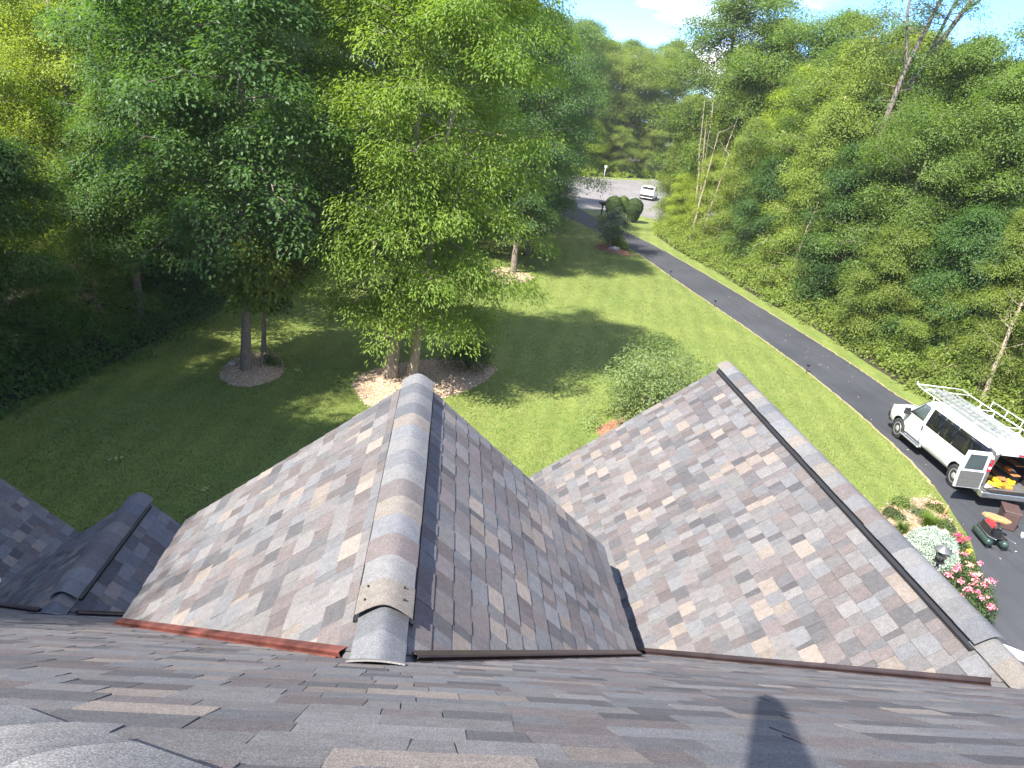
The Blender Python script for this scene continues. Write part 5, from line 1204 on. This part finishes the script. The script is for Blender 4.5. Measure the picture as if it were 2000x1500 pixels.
o = MB(); n = 22; poly = [(0.38 * math.cos(2 * math.pi * k / n) * (1 + 0.05 * math.sin(3 * k)), 0.16 * math.sin(2 * math.pi * k / n) * (1 + 0.08 * math.sin(2 * k + 1))) for k in range(n)]; o.prism(poly, 0, 0.05); o.box((0.05, 0.03, 0.056), (0.5, 0.03, 0.012))
tb = o.build('leather_tool_belt', M['tan_board']); tb.location = (16.15, 17.2, 0.64); tb.rotation_euler = (0.12, 0.1, math.radians(-22)); tag(tb, 'tan oval tool belt lying across the top of the compressor', 'tool belt')
bb = empty('plastic_bin', (17.25, 18.0, 0.008), math.radians(62)); tag(bb, 'dark brown rectangular bin standing behind the van bumper', 'bin')
o = MB(); o.box((0, 0, 0.28), (0.62, 0.40, 0.56), 0, None, 1.08); b_ = o.build('body', M['brown_box'], bb); bv = b_.modifiers.new('b', 'BEVEL'); bv.width = 0.03
o = MB(); o.box((0, 0, 0.575), (0.70, 0.47, 0.04)); b_ = o.build('lid', M['brown_box'], bb); bv = b_.modifiers.new('b', 'BEVEL'); bv.width = 0.015
o = MB(); o.box((0, 0, 0), (0.62, 0.32, 0.05)); ob = o.build('foam_board', M['white_trim']); ob.location = (13.2, 12.25, 0.034); ob.rotation_euler = (0, 0, -0.6); tag(ob, 'pale rectangular board lying on the asphalt beyond the right ridge', 'board')
o = MB(); o.lathe([(0.05, 0), (0.06, 0.16), (0.055, 0.165)], 12); ob = o.build('paper_cup', M['white_trim']); ob.location = (17.3, 17.35, 0.008); tag(ob, 'white cup standing on the driveway near the van', 'cup')
# fallen leaves on the shaded lawn
fr = np.random.default_rng(8)
for (x, y, s, lb) in [(-7.8, 17.5, 0.16, 'pale fallen leaf cluster on the shaded lawn farther from the roofs'), (-5.2, 16.4, 0.15, 'pale fallen leaf cluster on the shaded lawn nearest the roofs'), (-4.7, 24.9, 0.1, 'pale fallen twig beside the oval wood chip bed')]:
    n = 9; C = np.column_stack([fr.normal(0, s * 0.4, (n, 2)), np.full(n, 0.05)]); v, t = leaf_arrays(C, fr.normal(0, 0.4, (n, 3)) + [0, 0, 1], fr.normal(0, 1, (n, 3)), fr.uniform(0.08, 0.16, n), fr.uniform(0.05, 0.09, n))
    ob = link(bpy.data.objects.new('fallen_leaf', np_mesh('fallen_leaf', v, t, M['leaf'], np.repeat(fr.random(n), 4)))); ob.location = (x, y, 0); ob.color = (0.34, 0.38, 0.2, 1); tag(ob, lb, 'leaf')

# ------------------------------------------------------------------ the photographer, astride the ridge behind the camera
def person():
    pts = {'pel': (0.02, -0.75, -0.40, .15), 'chest': (0.0, -0.52, 0.02, .155), 'neck': (-0.02, -0.42, 0.24, .06), 'head0': (-0.02, -0.39, 0.33, .085), 'head1': (-0.02, -0.37, 0.43, .105), 'head2': (-0.02, -0.37, 0.51, .07),
           'shr': (0.18, -0.46, 0.12, .075), 'elr': (0.26, -0.28, -0.12, .05), 'wrr': (0.13, -0.10, -0.05, .034), 'hdr': (0.085, -0.06, 0.0, .038),
           'shl': (-0.18, -0.44, 0.14, .08), 'ell': (-0.30, 0.02, 0.48, .06), 'wrl': (-0.38, 0.28, 0.70, .05), 'hdl': (-0.40, 0.35, 0.77, .06),
           'hipr': (0.14, -0.80, -0.50, .11), 'knr': (0.18, -0.66, -0.86, .075), 'anr': (0.18, -0.95, -1.28, .05), 'ftr': (0.18, -0.82, -1.26, .045),
           'hipl': (-0.10, -0.80, -0.50, .11), 'knl': (-0.16, -0.66, -0.86, .075), 'anl': (-0.16, -0.95, -1.28, .05), 'ftl': (-0.16, -0.82, -1.26, .045)}
    E = [('pel', 'chest'), ('chest', 'neck'), ('neck', 'head0'), ('head0', 'head1'), ('head1', 'head2'), ('chest', 'shr'), ('shr', 'elr'), ('elr', 'wrr'), ('wrr', 'hdr'), ('chest', 'shl'), ('shl', 'ell'), ('ell', 'wrl'), ('wrl', 'hdl'),
         ('pel', 'hipr'), ('hipr', 'knr'), ('knr', 'anr'), ('anr', 'ftr'), ('pel', 'hipl'), ('hipl', 'knl'), ('knl', 'anl'), ('anl', 'ftl')]
    # five fingers on each hand, closed on the sides of the phone
    for sd, sx, h in (('r', -1, (0.085, -0.06, 0.0)), ('l', -1, (-0.40, 0.35, 0.77))):
        for k in range(4):
            a, b = 'f%s%d' % (sd, k), 'g%s%d' % (sd, k); dz = 0.03 - 0.02 * k
            pts[a] = (h[0] + sx * 0.015, h[1] + 0.03, h[2] + dz, .0095); pts[b] = (h[0] + sx * 0.045, h[1] + 0.045 - 0.012 * (sd == 'r'), h[2] + dz - 0.004 * k, .008); E += [('hd' + sd, a), (a, b)]
        pts['t' + sd] = (h[0] + sx * 0.02, h[1] - 0.02, h[2] + 0.035, .01); pts['u' + sd] = (h[0] + sx * 0.045, h[1] - 0.012, h[2] + 0.045, .009); E += [('hd' + sd, 't' + sd), ('t' + sd, 'u' + sd)]
    names = list(pts); me = bpy.data.meshes.new('person'); me.from_pydata([(p[0], p[1], p[2] + HC) for p in pts.values()], [(names.index(a), names.index(b)) for a, b in E], [])
    ob = link(bpy.data.objects.new('person', me)); sk = ob.modifiers.new('skin', 'SKIN')
    for i, n in enumerate(names): me.skin_vertices[0].data[i].radius = (pts[n][3], pts[n][3]); me.skin_vertices[0].data[i].use_root = (n == 'pel')
    ob.modifiers.new('sub', 'SUBSURF').levels = 2; ob.modifiers['sub'].render_levels = 2
    cl, sk_, tr = simple('shirt_cloth', (0.12, 0.14, 0.2), 0.9), simple('skin', (0.42, 0.25, 0.18), 0.6), simple('trouser_cloth', (0.05, 0.05, 0.06), 0.9)
    dg = bpy.context.evaluated_depsgraph_get(); m2 = bpy.data.meshes.new_from_object(ob.evaluated_get(dg)); ob.modifiers.clear(); ob.data = m2
    m2.materials.clear()
    for m in (cl, sk_, tr): m2.materials.append(m)
    for p in m2.polygons:
        c = p.center; z = c.z - HC; p.use_smooth = True
        p.material_index = 1 if (z > 0.22 and abs(c.x + 0.02) < 0.13 and c.y < -0.2) or (c.y > -0.12 and z < 0.2) or (c.y > 0.25) else (2 if z < -0.38 else 0)
    tag(ob, 'person in a dark shirt behind the ridge with one arm raised', 'person')
    ph = MB(); ph.box((-0.02, -0.045, HC - 0.0), (0.15, 0.009, 0.075)); o = ph.build('mobile_phone', M['black_plastic']); tag(o, 'black phone held up by the person at the ridge', 'phone')
person()

# ------------------------------------------------------------------ thin haze volume, added to stand in for lens veil
hz = bpy.data.materials.new('veil_haze'); hz.use_nodes = True; hz.node_tree.nodes.clear()
_ho = hz.node_tree.nodes.new('ShaderNodeOutputMaterial'); _hv = hz.node_tree.nodes.new('ShaderNodeVolumePrincipled')
_hv.inputs['Density'].default_value = 0.00028; _hv.inputs['Color'].default_value = (0.97, 0.98, 1.0, 1); _hv.inputs['Anisotropy'].default_value = 0.2
hz.node_tree.links.new(_hv.outputs[0], _ho.inputs['Volume'])
o = MB(); o.box((0, 85, 14.0), (260, 250, 30.0)); hb = o.build('haze', hz); tag(hb, 'thin pale haze added in place of lens veil', 'haze', None, 'stuff')
SC.cycles.volume_bounces = 0
